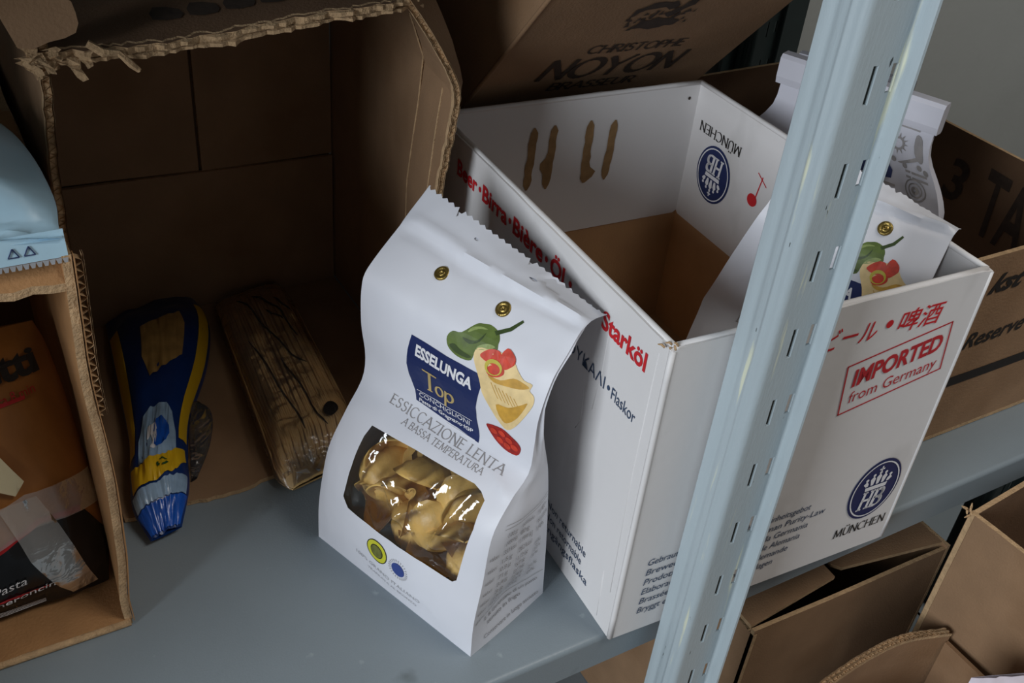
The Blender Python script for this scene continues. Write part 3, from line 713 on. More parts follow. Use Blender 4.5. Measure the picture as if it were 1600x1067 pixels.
    pm('round_seal', sy, lambda mb: patch(mb, ell(.0675, .0405, .0098, .0090, 24), F, .0006)); pm('round_seal_core', mat('seal_olive', (112, 116, 54), .5, .3, 300), lambda mb: patch(mb, ell(.0675, .0405, .0054, .0050, 18), F, .0010))
    pm('round_seal_ring', M_INK, lambda mb: (patch(mb, ell(.0675, .0405, .0103, .0095, 24), F, .0009, 0, .005, [ell(.0675, .0405, .0096, .0088, 24)]), patch(mb, ell(.0675, .0405, .0062, .0057, 18), F, .0009, 0, .005, [ell(.0675, .0405, .0052, .0048, 18)])))
    pm('blue_seal_rays', M_GREYL, lambda mb: [patch(mb, [(.0885+.0062*math.cos(k*.2618), .0385+.0058*math.sin(k*.2618)), (.0885+.0090*math.cos(k*.2618+.07), .0385+.0085*math.sin(k*.2618+.07)), (.0885+.0090*math.cos(k*.2618-.07), .0385+.0085*math.sin(k*.2618-.07))], F, .0006) for k in range(24)])
    pm('blue_seal', sb, lambda mb: patch(mb, ell(.0885, .0385, .0060, .0056, 20), F, .0007))
    pm('pale_lettering', M_GREYL, lambda mb: (letters(mb, '100% GRANO ITALIANO', F, (.0450, .0215), (.1080, .0185), .0034, w=.0006, tol=.008), letters(mb, 'TRAFILATA AL BRONZO', F, (.0560, .0135), (.1040, .0110), .0026, w=.0006, tol=.008)))
    # nutrition table on the right gusset
    def side_map(t, q, w):
        P, Q = bag.at(front(BW, q)), bag.at(bag_back(BW, q)); wd = (Q-P).length
        g = math.sin(math.pi*t)*(.12*wd+.004*noise.noise(V((q*30, t*2, bag.seed))))*min(1, q/.03)-.012*math.sin(math.pi*t)*math.exp(-((q-.085)/.05)**2)
        return P.lerp(Q, t)-bag.S*(g-w-.0004)
    if detail:
        def table(mb):
            rn = random.Random(5)
            cols = ((.22, .40, ['100 g', '1499 kJ', '353 kcal', '1,5 g', '0,3 g', '71 g', '3,4 g', '3 g', '13 g', '0,0 g']), (.46, .66, ['porzione', '80 g', '1199 kJ', '282 kcal', '1,2 g', '57 g', '2,7 g', '2,4 g', '10,4 g', '0,0 g']), (.74, .95, ['% AR**', 'per porzione', '14%', '', '2%', '22%', '3%', '', '21%', '0%']))
            for x0, x1, rows in cols:
                for i, tx in enumerate(rows):
                    if tx: letters(mb, tx, side_map, (x0, .092-.0062*i), (x0+(x1-x0)*min(1, .35+.09*len(tx)), .092-.0062*i), .0034, w=.0003)
            for q in (.102, .099, .029): patch(mb, [(.15, q), (.97, q), (.97, q+.0004), (.15, q+.0004)], side_map, .0003, 0, .05)
            letters(mb, 'E. & Gerenzano di un pasto', side_map, (.20, .0225), (.90, .0225), .0034, w=.0003); letters(mb, 'tenuto in frigo', side_map, (.24, .0165), (.70, .0165), .0034, w=.0003); letters(mb, 'Conservare in luogo asciutto', side_map, (.18, .0065), (.92, .0065), .0034, w=.0003)
            for i in range(7): letters(mb, 'valori', side_map, (.03, .080-.0085*i), (.15, .080-.0085*i), .0032, w=.0003)
        pm('nutrition_table', M_GREYP, table)
    for a, c in ((.0500, .2481), (.1016, .2459)):
        rv = MB(); P = F(a, c, .0002); ax = (F(a+.002, c, 0)-F(a-.002, c, 0)).normalized(); ay = (F(a, c+.002, 0)-F(a, c-.002, 0)).normalized(); nn = ax.cross(ay)
        if nn.dot(bag.I) > 0: nn = -nn
        pr = [(.0052, 0), (.0052, .0006), (.0046, .0012), (.0036, .0014), (.0029, .0008), (.0022, .0008), (.0018, .0013), (.0010, .0013), (.0008, .0004), (0.00001, .0004)]
        rv.grid(lambda k, t: P+ax*(pr[k][0]*math.cos(t))+ay*(pr[k][0]*math.sin(t))+nn*pr[k][1], list(range(len(pr))), [2*math.pi*i/20 for i in range(21)])
        rv.build('rivet', M_BRASS, root, True)
HO, HS, HI = (-.1449, .1736, 0.0), (.339, -.9408, 0), (.9408, .339, 0)
bag1 = thing('pasta_bag', 'white paper bag of large pasta shells with a clear window, standing alone on the shelf', 'pasta bag', V(HO)+V(HS)*.0767+V(HI)*.035)
B1 = Bag(HO, HS, HI); make_bag(bag1, B1)
# the large pasta shells behind the window
def shell_mesh():
    mb = MB(); R0, Ln = .0150, .039; nu, nv = 16, 22; A = []
    for side in (0, 1):
        for i in range(nu+1):
            a = -1+2*i/nu
            for j in range(nv+1):
                t = -1+2*j/nv; th = t*2.05
                r = R0*(max(.02, 1-abs(a)**2.3))**.55*(1+.42*abs(t)**3)+.0012; r += .0008*math.cos(t*30)*(1-abs(a)**4)-side*.0013
                x = a*Ln/2*(1-.18*abs(t)**2)+.004*math.sin(2.2*a)*t; A.append(V((x, r*math.sin(th), -r*math.cos(th)+.35*r*abs(t)**2)))
    n = nv+1; o2 = (nu+1)*n; F = []
    for i in range(nu):
        for j in range(nv):
            a, b, c, d = i*n+j, (i+1)*n+j, (i+1)*n+j+1, i*n+j+1; F += [(a, b, c, d), (o2+d, o2+c, o2+b, o2+a)]
        for j in (0, nv): a, b = i*n+j, (i+1)*n+j; F.append((a, b, o2+b, o2+a))
    for j in range(nv):
        for i in (0, nu): a, b = i*n+j, i*n+j+1; F.append((a, b, o2+b, o2+a))
    mb.add(A, F); return mb
proto = shell_mesh().build('pasta_shell', M_PASTA, None, True)
spots = [  # (s, height, depth behind the film, roll, tilt, mouth out (1) or ribbed back out (-1), where)
 (.050, .086, .026, 1.2, .3, 1, 'upper row, leftmost'), (.080, .089, .024, .5, -.4, 1, 'upper row, second from the left'), (.106, .088, .028, 2.2, .3, -1, 'upper row, third from the left'), (.124, .088, .026, 1.3, .3, 1, 'upper row, rightmost'),
 (.040, .070, .020, 2.7, -.3, -1, 'middle row, leftmost'), (.068, .073, .014, 1.0, -.2, 1, 'middle row, second from the left'), (.096, .071, .014, 2.0, .4, -1, 'middle row, third from the left'), (.122, .068, .015, .9, -.4, 1, 'middle row, rightmost'),
 (.044, .053, .019, .2, .3, 1, 'bottom row, leftmost'), (.076, .053, .020, 1.5, -.3, -1, 'bottom row, second from the left'), (.104, .052, .020, 2.5, .2, 1, 'bottom row, third from the left'), (.126, .052, .020, 1.2, .2, -1, 'bottom row, rightmost'),
 (.060, .084, .042, .8, 1.0, -1, 'deep behind upper left'), (.095, .084, .042, 2.1, .2, -1, 'deep behind upper middle'), (.118, .080, .042, .6, .9, 1, 'deep behind upper right'),
 (.046, .060, .042, 1.1, 1.2, -1, 'deep behind lower left'), (.075, .060, .042, 2.4, .4, 1, 'deep behind lower middle'), (.106, .060, .042, .9, .1, -1, 'deep behind lower right')]
def shell_frame(bag, s, z, d, roll, tilt, mo):
    f = min(1, s/BW); q = 0
    while prof(q, f)[0] < z and q < .2: q += .004
    zl = (-bag.I*mo*math.cos(tilt)+bag.S*math.sin(tilt)*.7+V((0, 0, 1))*math.sin(tilt)*.7).normalized(); xa = (bag.S*math.cos(roll)+V((0, 0, 1))*math.sin(roll)); xa = (xa-zl*xa.dot(zl)).normalized(); ya = zl.cross(xa)
    return bag.at((s, front(s, q)[1]+d*.9+.008, z)), Matrix((xa, ya, zl)).transposed()
for i, (s, z, d, roll, tilt, mo, where) in enumerate(spots):
    o = proto if i == 0 else proto.copy()
    if i: COL.objects.link(o)
    loc, rm = shell_frame(B1, s, z, d, roll, tilt, mo); o.location = loc; o.rotation_euler = rm.to_euler()
    tag(o, 'pasta shell in window of the standing bag, '+where, 'pasta shell', 'shells in the bag on the shelf')
# second bag, leaning in the beer tray
a2 = math.radians(23.9); S2 = V((math.sin(a2), -math.cos(a2), 0)); I2 = V((math.cos(a2), math.sin(a2), 0)); O2 = V((.1380, .1412, .0078))
bag2 = thing('pasta_bag', 'white paper pasta bag with a green pepper print, standing inside the white beer carton', 'pasta bag', O2+S2*.0767+I2*.035)
B2 = Bag(O2, S2, I2, 1.2, 5., .75, 1.06, .030); make_bag(bag2, B2, True, False)
pm2 = MB(); pv = [v.co.copy() for v in proto.data.vertices]; pf2 = [tuple(p.vertices) for p in proto.data.polygons]
for (s, z, d, roll, tilt, mo, where) in spots[:12]:
    loc, rm = shell_frame(B2, s, z, d+.004, roll, tilt, mo); pm2.add([rm @ v+loc for v in pv], pf2)
pm2.build('pasta_filling', M_PASTA, bag2, True, 'stuff')

# ------------------------------------------------------------------ soft packs
class Pouch:
    """soft pack: rings along a path, flattened section; top(u, v, w) is its upper skin"""
    def __init__(p, path, wid, thk, side, up, seed=0, wr=.002, pinch=2.4):
        p.path = [V(x) for x in path]; p.wid = wid; p.thk = thk; p.side = V(side).normalized(); p.up = V(up).normalized(); p.seed = seed; p.wr = wr; p.pw = pinch
        p.k = [i/(len(path)-1) for i in range(len(path))]
    def c(p, u): return V([cr(u, p.k, [x[i] for x in p.path]) for i in range(3)])
    def top(p, u, v, w=0, sg=1):
        W = max(.0005, cr(u, p.k, p.wid))/2; H = max(.0004, cr(u, p.k, p.thk))
        h = H*(max(0, 1-abs(v)**p.pw))**.62
        q = p.c(u)+p.side*(v*W); n = noise.noise(V((u*9, v*2.6, p.seed)))+.6*(1-2*abs(noise.noise(V((u*17+5, v*5, p.seed)))))
        if sg > 0: return q+p.up*(h*.72+w+p.wr*n*(1-abs(v)**4))
        return q-p.up*(h*.28)
    def build(p, name, m, parent, nu=40, nv=22, kind=None):
        mb = MB(); us = [i/nu for i in range(nu+1)]; vs = [math.sin(math.pi*(-.5+j/nv)) for j in range(nv+1)]
        mb.grid(lambda u, v: p.top(u, v), us, vs); mb.grid(lambda u, v: p.top(u, v, 0, -1), us, vs[::-1])
        return mb.build(name, m, parent, True, kind)
    def patch(p, name, poly, m, parent, w=.0008, step=.05, holes=()):
        mb = MB(); P, F = fill2d(poly, holes, step); mb.add([p.top(a, b, w) for a, b in P], F); return mb.build(name, m, parent, True)

# ------------------------------------------------------------------ torn carton at the back left
tc = thing('torn_carton', 'torn-open brown carton lying on its side behind the pasta bag, packs inside it', 'carton', (-.135, .37, 0))
XL, XR, YA, YB, ZT = -.268, -.0045, .245, .497, .364
def tcp(name, out, fm, th=.004, step=.016, ms=(M_CARD, M_CARD, M_CARDL)):
    mb = MB(); sheet(mb, out, fm, th, step=step, mi=(0, 1, 2)); return mb.build(name, list(ms), tc)
fb = plane_map((0, YB, 0), (1, 0, 0), (0, 0, 1), (0, -1, 0), .0014, 8)
zj = .1395; xj = -.127
tcp('back_flap', [(XL, .001), (XR, .001), (XR, zj-.0012), (XL, zj+.006)], fb)                       # three flaps meet in the back
tcp('back_flap', [(XL, zj+.0085), (xj-.0014, zj+.0030), (xj-.0014, ZT), (XL, ZT)], lambda a, b, w: fb(a, b, w-.0025))
tcp('back_flap', [(xj+.0014, zj+.0025), (XR, zj+.0010), (XR, ZT), (xj+.0014, ZT)], lambda a, b, w: fb(a, b, w-.0022))
mb = MB().box((XL, YB+.0085, .001), (XR, YB+.0115, ZT)); mb.build('outer_back_flap', M_CARDD, tc)
tcp('floor_panel', [(XL, YB-.002), (XL, YA)]+ragged([(XL, YA), (-.19, YA-.004), (-.115, YA+.003), (XR, YA)], .0016, .006, 4)[1:]+[(XR, YB-.002)], plane_map((0, 0, .0042), (1, 0, 0), (0, 1, 0), (0, 0, 1)), .0038)
def fr_(y, z, w):                                  # right wall, its upper front curling inwards
    k = max(0, 1-(y-YA)/.2); x = XR-.011*k-.014*k*min(1, max(0, (.305-z)/.10))-.040*(max(0, z-.302)/.066)**1.4*k**1.2+.002*noise.noise(V((y*14, z*14, 2)))
    return V((x+.002-w, y, z))
redge = ragged([(YA+.002, .010), (YA, .12), (YA+.001, .232), (YA-.003, .28), (YA-.002, .309), (YA+.004, .335), (YA+.006, ZT)], .0014, .006, 8)
rw = tcp('side_wall', [(YB+.008, .003)]+redge+[(YB+.008, ZT)], fr_, .0044)
mb = MB(); flutes(mb, [fr_(y, z, 0) for y, z in redge], (-1, 0, 0), (0, -.0028, 0), .0044, .0058); mb.build('corrugated_edge', M_CARDL, rw)
for y_, z0_, z1_ in ((.300, .02, .34), (.262, .12, .30)):
    mb = MB(); mb.tube([fr_(y_, z0_+(z1_-z0_)*i/10, .0002) for i in range(11)], .0007, 6); mb.build('score_line', M_CARDL, rw, True)
def fl2_(y, z, w): return V((XL-.002+w+.006*max(0, (z-.25)/.11)*max(0, 1-(y-YA)/.15)+.0015*noise.noise(V((y*14, z*14, 6))), y, z))
ledge = ragged([(YA, .005), (YA+.002, .12), (YA-.001, .2), (YA+.003, .24), (YA-.003, .262), (YA+.002, .285), (YA, .33), (YA-.002, ZT+.004)], .0028, .005, 5)
lw = tcp('side_wall', [(YB, .003)]+ledge+[(YB, ZT)], fl2_, .0044)
mb = MB(); flutes(mb, [fl2_(y, z, 0) for y, z in ledge], (1, 0, 0), (0, -.004, 0), .0044, .0068); mb.build('corrugated_edge', M_CARDL, lw)
# top panel with the front torn away, its plies hanging
tedge = ragged([(XL-.004, YA-.002), (-.240, YA-.003), (-.2105, YA), (-.175, YA+.004), (-.1285, YA+.002), (-.0666, YA-.001), (-.046, YA+.004), (XR-.002, YA+.03)], .0024, .005, 9)
def ft(x, y, w): return V((x, y, ZT+.004*math.sin((x+.16)*14)-.006*math.exp(-((x+.18)/.06)**2)*max(0, 1-(y-YA)/.06)+w))
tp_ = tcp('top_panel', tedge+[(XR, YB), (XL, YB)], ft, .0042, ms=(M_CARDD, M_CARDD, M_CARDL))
mb = MB()
for sd, dz in ((1, 0), (2, -.0042)):
    rn = random.Random(sd*7); e2 = ragged([(a, b) for a, b in tedge[::2]], .0026, .003, sd)
    P = []
    for a, b in e2:
        base = ft(a, b+.004, dz+.0003); h_ = .5+.5*noise.noise(V((a*90, sd, 0))); P += [base, ft(a, b-h_*.0022, dz-.0006), ft(a, b-h_*.0040+.001, dz-.0012-h_*.0030)]
    mb.add(P, [(3*i+j, 3*i+3+j, 3*i+4+j, 3*i+1+j) for i in range(len(e2)-1) for j in (0, 1)])
mb.build('torn_ply', M_CARDL, tp_)
mb = MB(); rn = random.Random(12)
for k in range(12):                                # frayed paper hanging at the torn corner
    x = rn.uniform(-.276, -.245); p = V((x, YA-rn.uniform(0, .008), ZT-.004+rn.uniform(-.006, .006))); L = rn.uniform(.004, .013); P = []
    for j in range(5):
        t = j/4; p2 = p+V((L*.5*t+rn.uniform(-.002, .002), -.004*t, -L*t)); wd = .004*(1-.6*t)
        P += [p2+V((-wd, rn.uniform(-.002, .002), rn.uniform(-.002, .002))), p2+V((wd, rn.uniform(-.002, .002), 0))]
    mb.add(P, [(2*j, 2*j+1, 2*j+3, 2*j+2) for j in range(4)])
mb.tube([(-.243, YA-.004, .362), (-.236, YA-.006, .357), (-.228, YA-.006, .356), (-.222, YA-.007, .349), (-.218, YA-.007, .345)], [.0022, .0026, .0017, .0022, .0016], 6)
mb.build('frayed_paper', M_CARDL, tp_)
def fflap(a, b, w):                                # torn flap folded back outside the right wall
    q = fr_(YA+.004, .235+b, 0); return q+V((a*.75+.003, a*.55+w, .002))
fp = MB(); sheet(fp, ragged([(0, .0), (.003, .02), (.008, .06), (.014, .09), (.030, .133)], .001, .008, 2)+[(0, .133)], fflap, .003, step=.012, mi=(0, 0, 1)); fp.build('side_flap', [M_CARD, M_CARDL], tc)
cp = MB(); rn = random.Random(3)
sheet(cp, smooth_poly([(-.278, .000), (-.262, .002), (-.248, .006), (-.246, .018), (-.252, .030), (-.282, .034)], 2), lambda a, b, w: V((a, YA-.004+.3*b+w, ZT+b*.8)), .003, step=.01, mi=(0, 0, 1)); cp.build('top_flap_scrap', [M_CARD, M_CARDL], tc)
pr_ = MB()
for i in range(7):
    a = -.20+.022*i; patch(pr_, smooth_poly([(a, YA+.030), (a+.016, YA+.028), (a+.018, YA+.040), (a+.004, YA+.046)], 2), lambda x, y, w: ft(x, y, w), .0006)
pr_.build('faded_print', M_INKF, tp_)

# ------------------------------------------------------------------ blue pasta pack and spaghetti pack inside it
bb = thing('pasta_pack', 'blue and yellow pasta pack with twisted end lying in the torn carton', 'pasta pack', (-.21, .35, .0045))
m_blue = mat('blue_film_print', (18, 52, 112), .3, .12, 25, .3, 60); m_yel = mat('yellow_print', (222, 178, 30), .4, .08, 30)
m_lblue = mat('pale_blue_film', (150, 178, 206), .25, .2, 60, .4, 90); m_tan = mat('seen_pasta_tan', (176, 140, 82), .5, .2, 90); m_royal = mat('royal_blue_film', (26, 88, 190), .2, .12, 40, .3, 60)
PB = Pouch([(-.187, .495, .010), (-.190, .44, .012), (-.203, .38, .012), (-.222, .32, .012), (-.234, .275, .013), (-.240, .245, .012), (-.245, .215, .007)], [.085, .092, .078, .052, .047, .044, .024], [.010, .036, .036, .032, .030, .022, .002], (.98, .2, 0), (0, 0, 1), 3, .0034)
PB.build('film_body', m_blue, bb)
for sg in (1, -1): PB.patch('yellow_edge_band', [(.10, sg*.80), (.10, sg*.97), (.62, sg*.97), (.62, sg*.74)], m_yel, bb, .0007, .04)
PB.patch('clear_window', [(.18, -.38), (.17, .42), (.22, .50), (.34, .48), (.36, .10), (.38, -.26), (.30, -.42)], m_tan, bb, .0010, .04)
PB.patch('pale_panel', smooth_poly([(.50, -.45), (.48, .05), (.52, .50), (.68, .66), (.70, 0), (.68, -.62)], 2), m_lblue, bb, .0010, .04)
PB.patch('blue_emblem', smooth_poly([(.54, .00), (.55, .34), (.62, .46), (.66, .18), (.64, -.10)], 2), m_royal, bb, .0018, .04)
PB.patch('white_letter', [(.56, -.28), (.55, -.02), (.60, .06), (.66, -.02), (.66, -.20), (.63, -.10), (.60, -.16), (.61, -.30)], M_WHITEP, bb, .0018, .04)
PB.patch('yellow_band', [(.665, -.92), (.70, -.45), (.70, .20), (.665, .92), (.72, .95), (.79, .62), (.82, -.1), (.79, -.90)], m_yel, bb, .0016, .04)
PB.patch('pale_panel', [(.80, -.95), (.83, -.1), (.80, .95), (.88, .95), (.89, 0), (.88, -.95)], m_lblue, bb, .0012, .04)
PB.patch('royal_end', [(.885, -.99), (.895, 0), (.885, .99), (.995, .9), (.995, -.9)], m_royal, bb, .0014, .04)
mg_ = mat('recycling_green', (44, 84, 40), .5, .1, 60)
mb = MB()
for k in range(3):
    a0 = k*2.094
    P = [(.748+.026*math.cos(a0+t)*r, .18+.21*math.sin(a0+t)*r) for r, ts in ((1, (0, .5, 1.0, 1.5)), (.62, (1.5, 1.0, .5, 0))) for t in ts]
    P2, F2 = fill2d(P, (), .05); mb.add([PB.top(a, b, .0024) for a, b in P2], F2)
mb.build('recycling_mark', mg_, bb)
mb = MB(); tw = Pouch([(-.190, .352, .010), (-.190, .322, .013), (-.199, .290, .010), (-.212, .262, .007)], [.006, .022, .018, .006], [.003, .010, .008, .003], (1, .2, .2), (0, 0, 1), 9, .003)
tw.build('loose_wrap', M_WRAP, bb)
sp = thing('spaghetti_pack', 'flat clear-wrapped pack of tan spaghetti lying in the torn carton', 'pasta pack', (-.12, .36, .0045))
m_sp = mat('spaghetti', (242, 206, 146), .55, .12, 50)
PS = Pouch([(-.097, .489, .0085), (-.100, .45, .011), (-.106, .38, .012), (-.111, .32, .012), (-.116, .265, .012), (-.119, .243, .009), (-.122, .228, .0065)], [.070, .076, .078, .080, .080, .076, .056], [.012, .023, .025, .026, .026, .018, .004], (.97, .2, 0), (0, 0, 1), 4, .0014, 6)
mb = MB(); rn = random.Random(21)
for k in range(46):
    v = -.93+1.86*k/45; u0, u1 = .03+rn.uniform(0, .03), .90-rn.uniform(0, .03); dv = rn.uniform(-.05, .05)
    mb.tube([PS.top(u0+(u1-u0)*i/9, max(-.97, min(.97, v+dv*math.sin(i*.5))), -.0016-rn.uniform(0, .0003)) for i in range(10)], .0011, 5)
for k in range(20):
    v = -.9+1.8*k/19; mb.tube([PS.top(.05+.84*i/7, v, -.0042) for i in range(8)], .0016, 5)
mb.build('spaghetti_strands', m_sp, sp, True, 'stuff')
m_core = mat('packed_spaghetti', (224, 186, 124), .6, .2, 120, .2, 200)
PC = Pouch([x-V((0, 0, .002)) for x in PS.path], [w*.92 for w in PS.wid], [h*.8 for h in PS.thk], (.97, .2, 0), (0, 0, 1), 4, .001, 6); PC.build('spaghetti_core', m_core, sp)
PS.build('clear_wrap', M_WRAP, sp, 60, 30)
for pts in ([(.12, -.42), (.20, -.20), (.30, .0), (.40, .25), (.47, .52)], [(.13, -.02), (.17, .18), (.22, .40), (.28, .52), (.36, .55)], [(.22, .12), (.25, .32), (.28, .48)], [(.18, .45), (.22, .62), (.26, .75)], [(.40, -.02), (.52, .10), (.64, .22), (.74, .34)], [(.30, -.55), (.45, -.35), (.60, -.22), (.72, -.10)]):
    mb = MB(); pts = [(pts[int(t)][0]*(1-t+int(t))+pts[min(int(t)+1, len(pts)-1)][0]*(t-int(t)), pts[int(t)][1]*(1-t+int(t))+pts[min(int(t)+1, len(pts)-1)][1]*(t-int(t))+.03*math.sin(t*4+pts[0][0]*40)) for t in [k*.34 for k in range(int((len(pts)-1)/.34)+1)]]; mb.tube([PS.top(a, b, -.0006) for a, b in pts], [.0003]+[.0009]*(len(pts)-2)+[.0003], 6); mb.build('wrap_fold_shade', M_INKF, sp, True)  # dark lines drawn for the shadows in the wrap's folds
PS.patch('round_sticker', ell(.655, .50, .030, .17, 18), M_INK, sp, .0010, .03)
mb = MB(); rn = random.Random(31)
for k in range(10):                                # crumpled clear end
    u = rn.uniform(.90, .99); v = rn.uniform(-.95, .9); P = [PS.top(u+rn.uniform(-.05, .05), max(-1, min(1, v+rn.uniform(-.25, .25))), rn.uniform(.0, .008)) for _ in range(6)]
    mb.add(P, [(0, 1, 2), (1, 3, 2), (2, 3, 4), (3, 5, 4)])
mb.build('crumpled_end', M_WRAP, sp)

# ------------------------------------------------------------------ carton at the far left, open to the front
lc = thing('open_front_carton', 'brown carton at the left edge, open to the front, holding a black pasta pack', 'carton', (-.45, .32, 0))
X0, X1, Y0, Y1, Z1 = -.62, -.2805, .152, .49, .287
def lcp(name, out, fm, th=.005, step=.02, ms=(M_CARDY, M_CARDY, M_CARDL)):
    mb = MB(); sheet(mb, out, fm, th, step=step, mi=(0, 1, 2)); return mb.build(name, list(ms), lc)
def fw(y, z, w): return V((X1-.005+w*-1+.0025*noise.noise(V((y*12, z*12, 1)))-.004*math.exp(-((z-.02)/.03)**2)*max(0, 1-(y-Y0)/.05), y, z))
we = ragged([(Y0, .004), (Y0+.001, .10), (Y0-.001, .20), (Y0, Z1)], .0009, .01, 3)
w_ = lcp('side_wall', [(Y1, .004)]+we+[(Y1, Z1)], lambda a, b, w: fw(a, b, w), .005)
mb = MB(); flutes(mb, [fw(y, z, -.005) for y, z in we if z > .17], (-1, 0, 0), (0, -.004, .0), .005, .0075); mb.build('corrugated_edge', M_CARDL, w_)
mb = MB(); sheet(mb, [(Y0-.002, .004), (Y0+.004, .004), (Y0+.004, Z1), (Y0-.003, Z1)], lambda a, b, w: fw(a, b, -.0055+w*1), .0005, step=.02); mb.build('folded_edge', M_CARDY, w_)
lcp('floor_panel', ragged([(X0, Y0), (-.40, Y0+.001), (-.33, Y0-.001), (X1-.004, Y0)], .0008, .01, 6)+[(X1-.004, Y1), (X0, Y1)], plane_map((0, 0, .0055), (1, 0, 0), (0, 1, 0), (0, 0, 1), .001, 10), .005)
lcp('top_panel', ragged([(X0, Y0), (-.38, Y0), (-.32, Y0+.001), (X1-.001, Y0)], .0012, .008, 7)+[(X1-.001, .33), (-.40, .345), (X0, .34)], lambda x, y, w: V((x, y, Z1+.004+w-.02*max(0, (Y0+.022-y)/.022)**1.5)), .005, .014)
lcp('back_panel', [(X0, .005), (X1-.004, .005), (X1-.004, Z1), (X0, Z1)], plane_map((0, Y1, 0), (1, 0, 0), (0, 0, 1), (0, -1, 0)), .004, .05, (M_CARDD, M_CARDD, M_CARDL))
lcp('side_wall', [(Y0, .004), (Y1, .004), (Y1, Z1), (Y0, Z1)], plane_map((X0, 0, 0), (0, 1, 0), (0, 0, 1), (1, 0, 0)), .005, .05)
lcp('added_shade_flap', [(0, .002), (.17, .002), (.165, Z1-.004), (0, Z1-.002)], plane_map((X0, Y0, 0), (.16, -.987, 0), (0, 0, 1), (.987, .16, 0), .003, 6), .005, .03)  # unseen flap, added to keep window light off the carton's contents
mb = MB(); mb.tube([(X0, Y0-.001, .003), (-.45, Y0-.0015, .0028), (-.35, Y0-.001, .003), (X1-.005, Y0-.001, .003)], .0026, 8); mb.build('folded_edge', M_CARDL, lc, True)
bk = thing('pasta_pack', 'black and amber pasta pack patched with clear tape, inside the carton at the left edge', 'pasta pack', (-.35, .20, .006))
m_amb = mat('amber_pasta', (158, 102, 48), .4, .3, 30, .2, 80, stretch=(1, 1, .15)); m_blk = mat('black_film', (20, 19, 22), .22, .1, 30, .4, 60); m_cr = mat('crimson_print', (176, 26, 34), .4, .1, 40)
m_tape = mat('cream_paper_tape', (214, 202, 166), .6, .06, 50, .3, 90); m_ctape = film_mat('old_clear_tape', (.95, .92, .84), .26, .3, .3, 80)
PK = Pouch([(-.345, .188, .010), (-.345, .198, .030), (-.345, .212, .065), (-.347, .228, .100), (-.349, .243, .135), (-.350, .256, .165), (-.351, .262, .180)], [.110, .118, .122, .120, .118, .112, .105], [.008, .030, .040, .042, .040, .028, .006], (1, 0, 0), (0, -.92, .40), 6, .0022)
PK.build('film_body', m_amb, bk)
PK.patch('black_base', [(0, -.99), (0, .99), (.24, .99), (.335, .80), (.345, .35), (.30, 0), (.24, -.5), (.20, -.99)], m_blk, bk, .0010, .04)
PK.patch('red_band', [(.335, .80), (.345, .35), (.30, 0), (.24, -.5), (.255, -.52), (.315, -.02), (.362, .35), (.352, .82)], m_cr, bk, .0018, .04)
PK.patch('red_stripe', [(.105, -.30), (.125, .30), (.133, .30), (.113, -.30)], m_cr, bk, .0018, .04)
def PKm(a, b, w): return PK.top(b, a, w)
mb = MB(); letters(mb, 'maccheroncini', PKm, (-.62, .060), (.42, .125), .028, w=.0022, shear=.1); letters(mb, 'Pasta', PKm, (-.25, .150), (.10, .172), .030, w=.0022, shear=.2)
for i in range(4): patch(mb, [(-.4, .030-.008*i), (.25, .040-.008*i), (.25, .043-.008*i), (-.4, .033-.008*i)], PKm, .0022, 0, .2)
mb.build('white_lettering', M_WHITEP, bk)
mb = MB(); letters(mb, 'spaghetti', PKm, (-.80, .725), (.84, .765), .085, bold=.04, w=.0016); mb.build('black_lettering', M_INK, bk)
mb = MB(); letters(mb, 'n. 5 cottura 8 min', PKm, (-.10, .680), (.72, .705), .026, w=.0016); patch(mb, [(-.5, .665), (.60, .695), (.60, .706), (-.5, .676)], PKm, .0014, 0, .2); mb.build('red_lettering', m_cr, bk)
PK.patch('clear_tape', [(.36, -.99), (.39, -.2), (.44, .3), (.44, .97), (.335, .97), (.34, .3), (.29, -.2), (.26, -.99)], m_ctape, bk, .0030, .04)
PK.patch('clear_tape', [(.42, .02), (.43, .40), (.25, .62), (.05, .84), (.03, .55), (.10, .42), (.25, .18)], m_ctape, bk, .0042, .04)
PK.patch('paper_tape', [(.50, -.6), (.66, -.3), (.72, -.05), (.62, .10), (.48, .34), (.445, .22), (.49, -.02), (.44, -.5)], m_tape, bk, .0050, .04)
PK.patch('paper_tape', [(.75, -.5), (.93, -.35), (.90, -.06), (.80, -.16)], m_tape, bk, .0050, .04)

# ------------------------------------------------------------------ pale blue pack on that carton
lb = thing('pasta_pack', 'pale blue pack with a crimped silver seal, lying on the carton at the left edge', 'pasta pack', (-.345, .23, .291))
m_sky = mat('pale_blue_foil', (182, 216, 234), .32, .06, 20, .25, 40); m_sil = mat('silver_seal', (196, 200, 206), .3, .1, 60, .2, 200, metal=.5)
PL = Pouch([(-.350, .160, .297), (-.350, .170, .298), (-.350, .19, .303), (-.350, .23, .303), (-.352, .27, .302), (-.354, .31, .298), (-.355, .33, .295)], [.137, .137, .142, .140, .134, .120, .10], [.002, .004, .030, .044, .040, .022, .004], (1, -.12, 0), (0, -.15, 1), 8, .0080)
PL.build('foil_body', m_sky, lb)
mb = MB(); sheet(mb, [(-.418, 0), (-.281, 0), (-.281, .015), (-.418, .015)], lambda a, b, w: V((a, .1625-.25*b+.004*math.sin((a+.3)*30)-.12*(a+.35)+w, .3005-b+.0010*math.sin(b*2200))), .0006, step=.003); mb.build('crimped_seal', m_sky, lb)
mb = MB()
n = 44
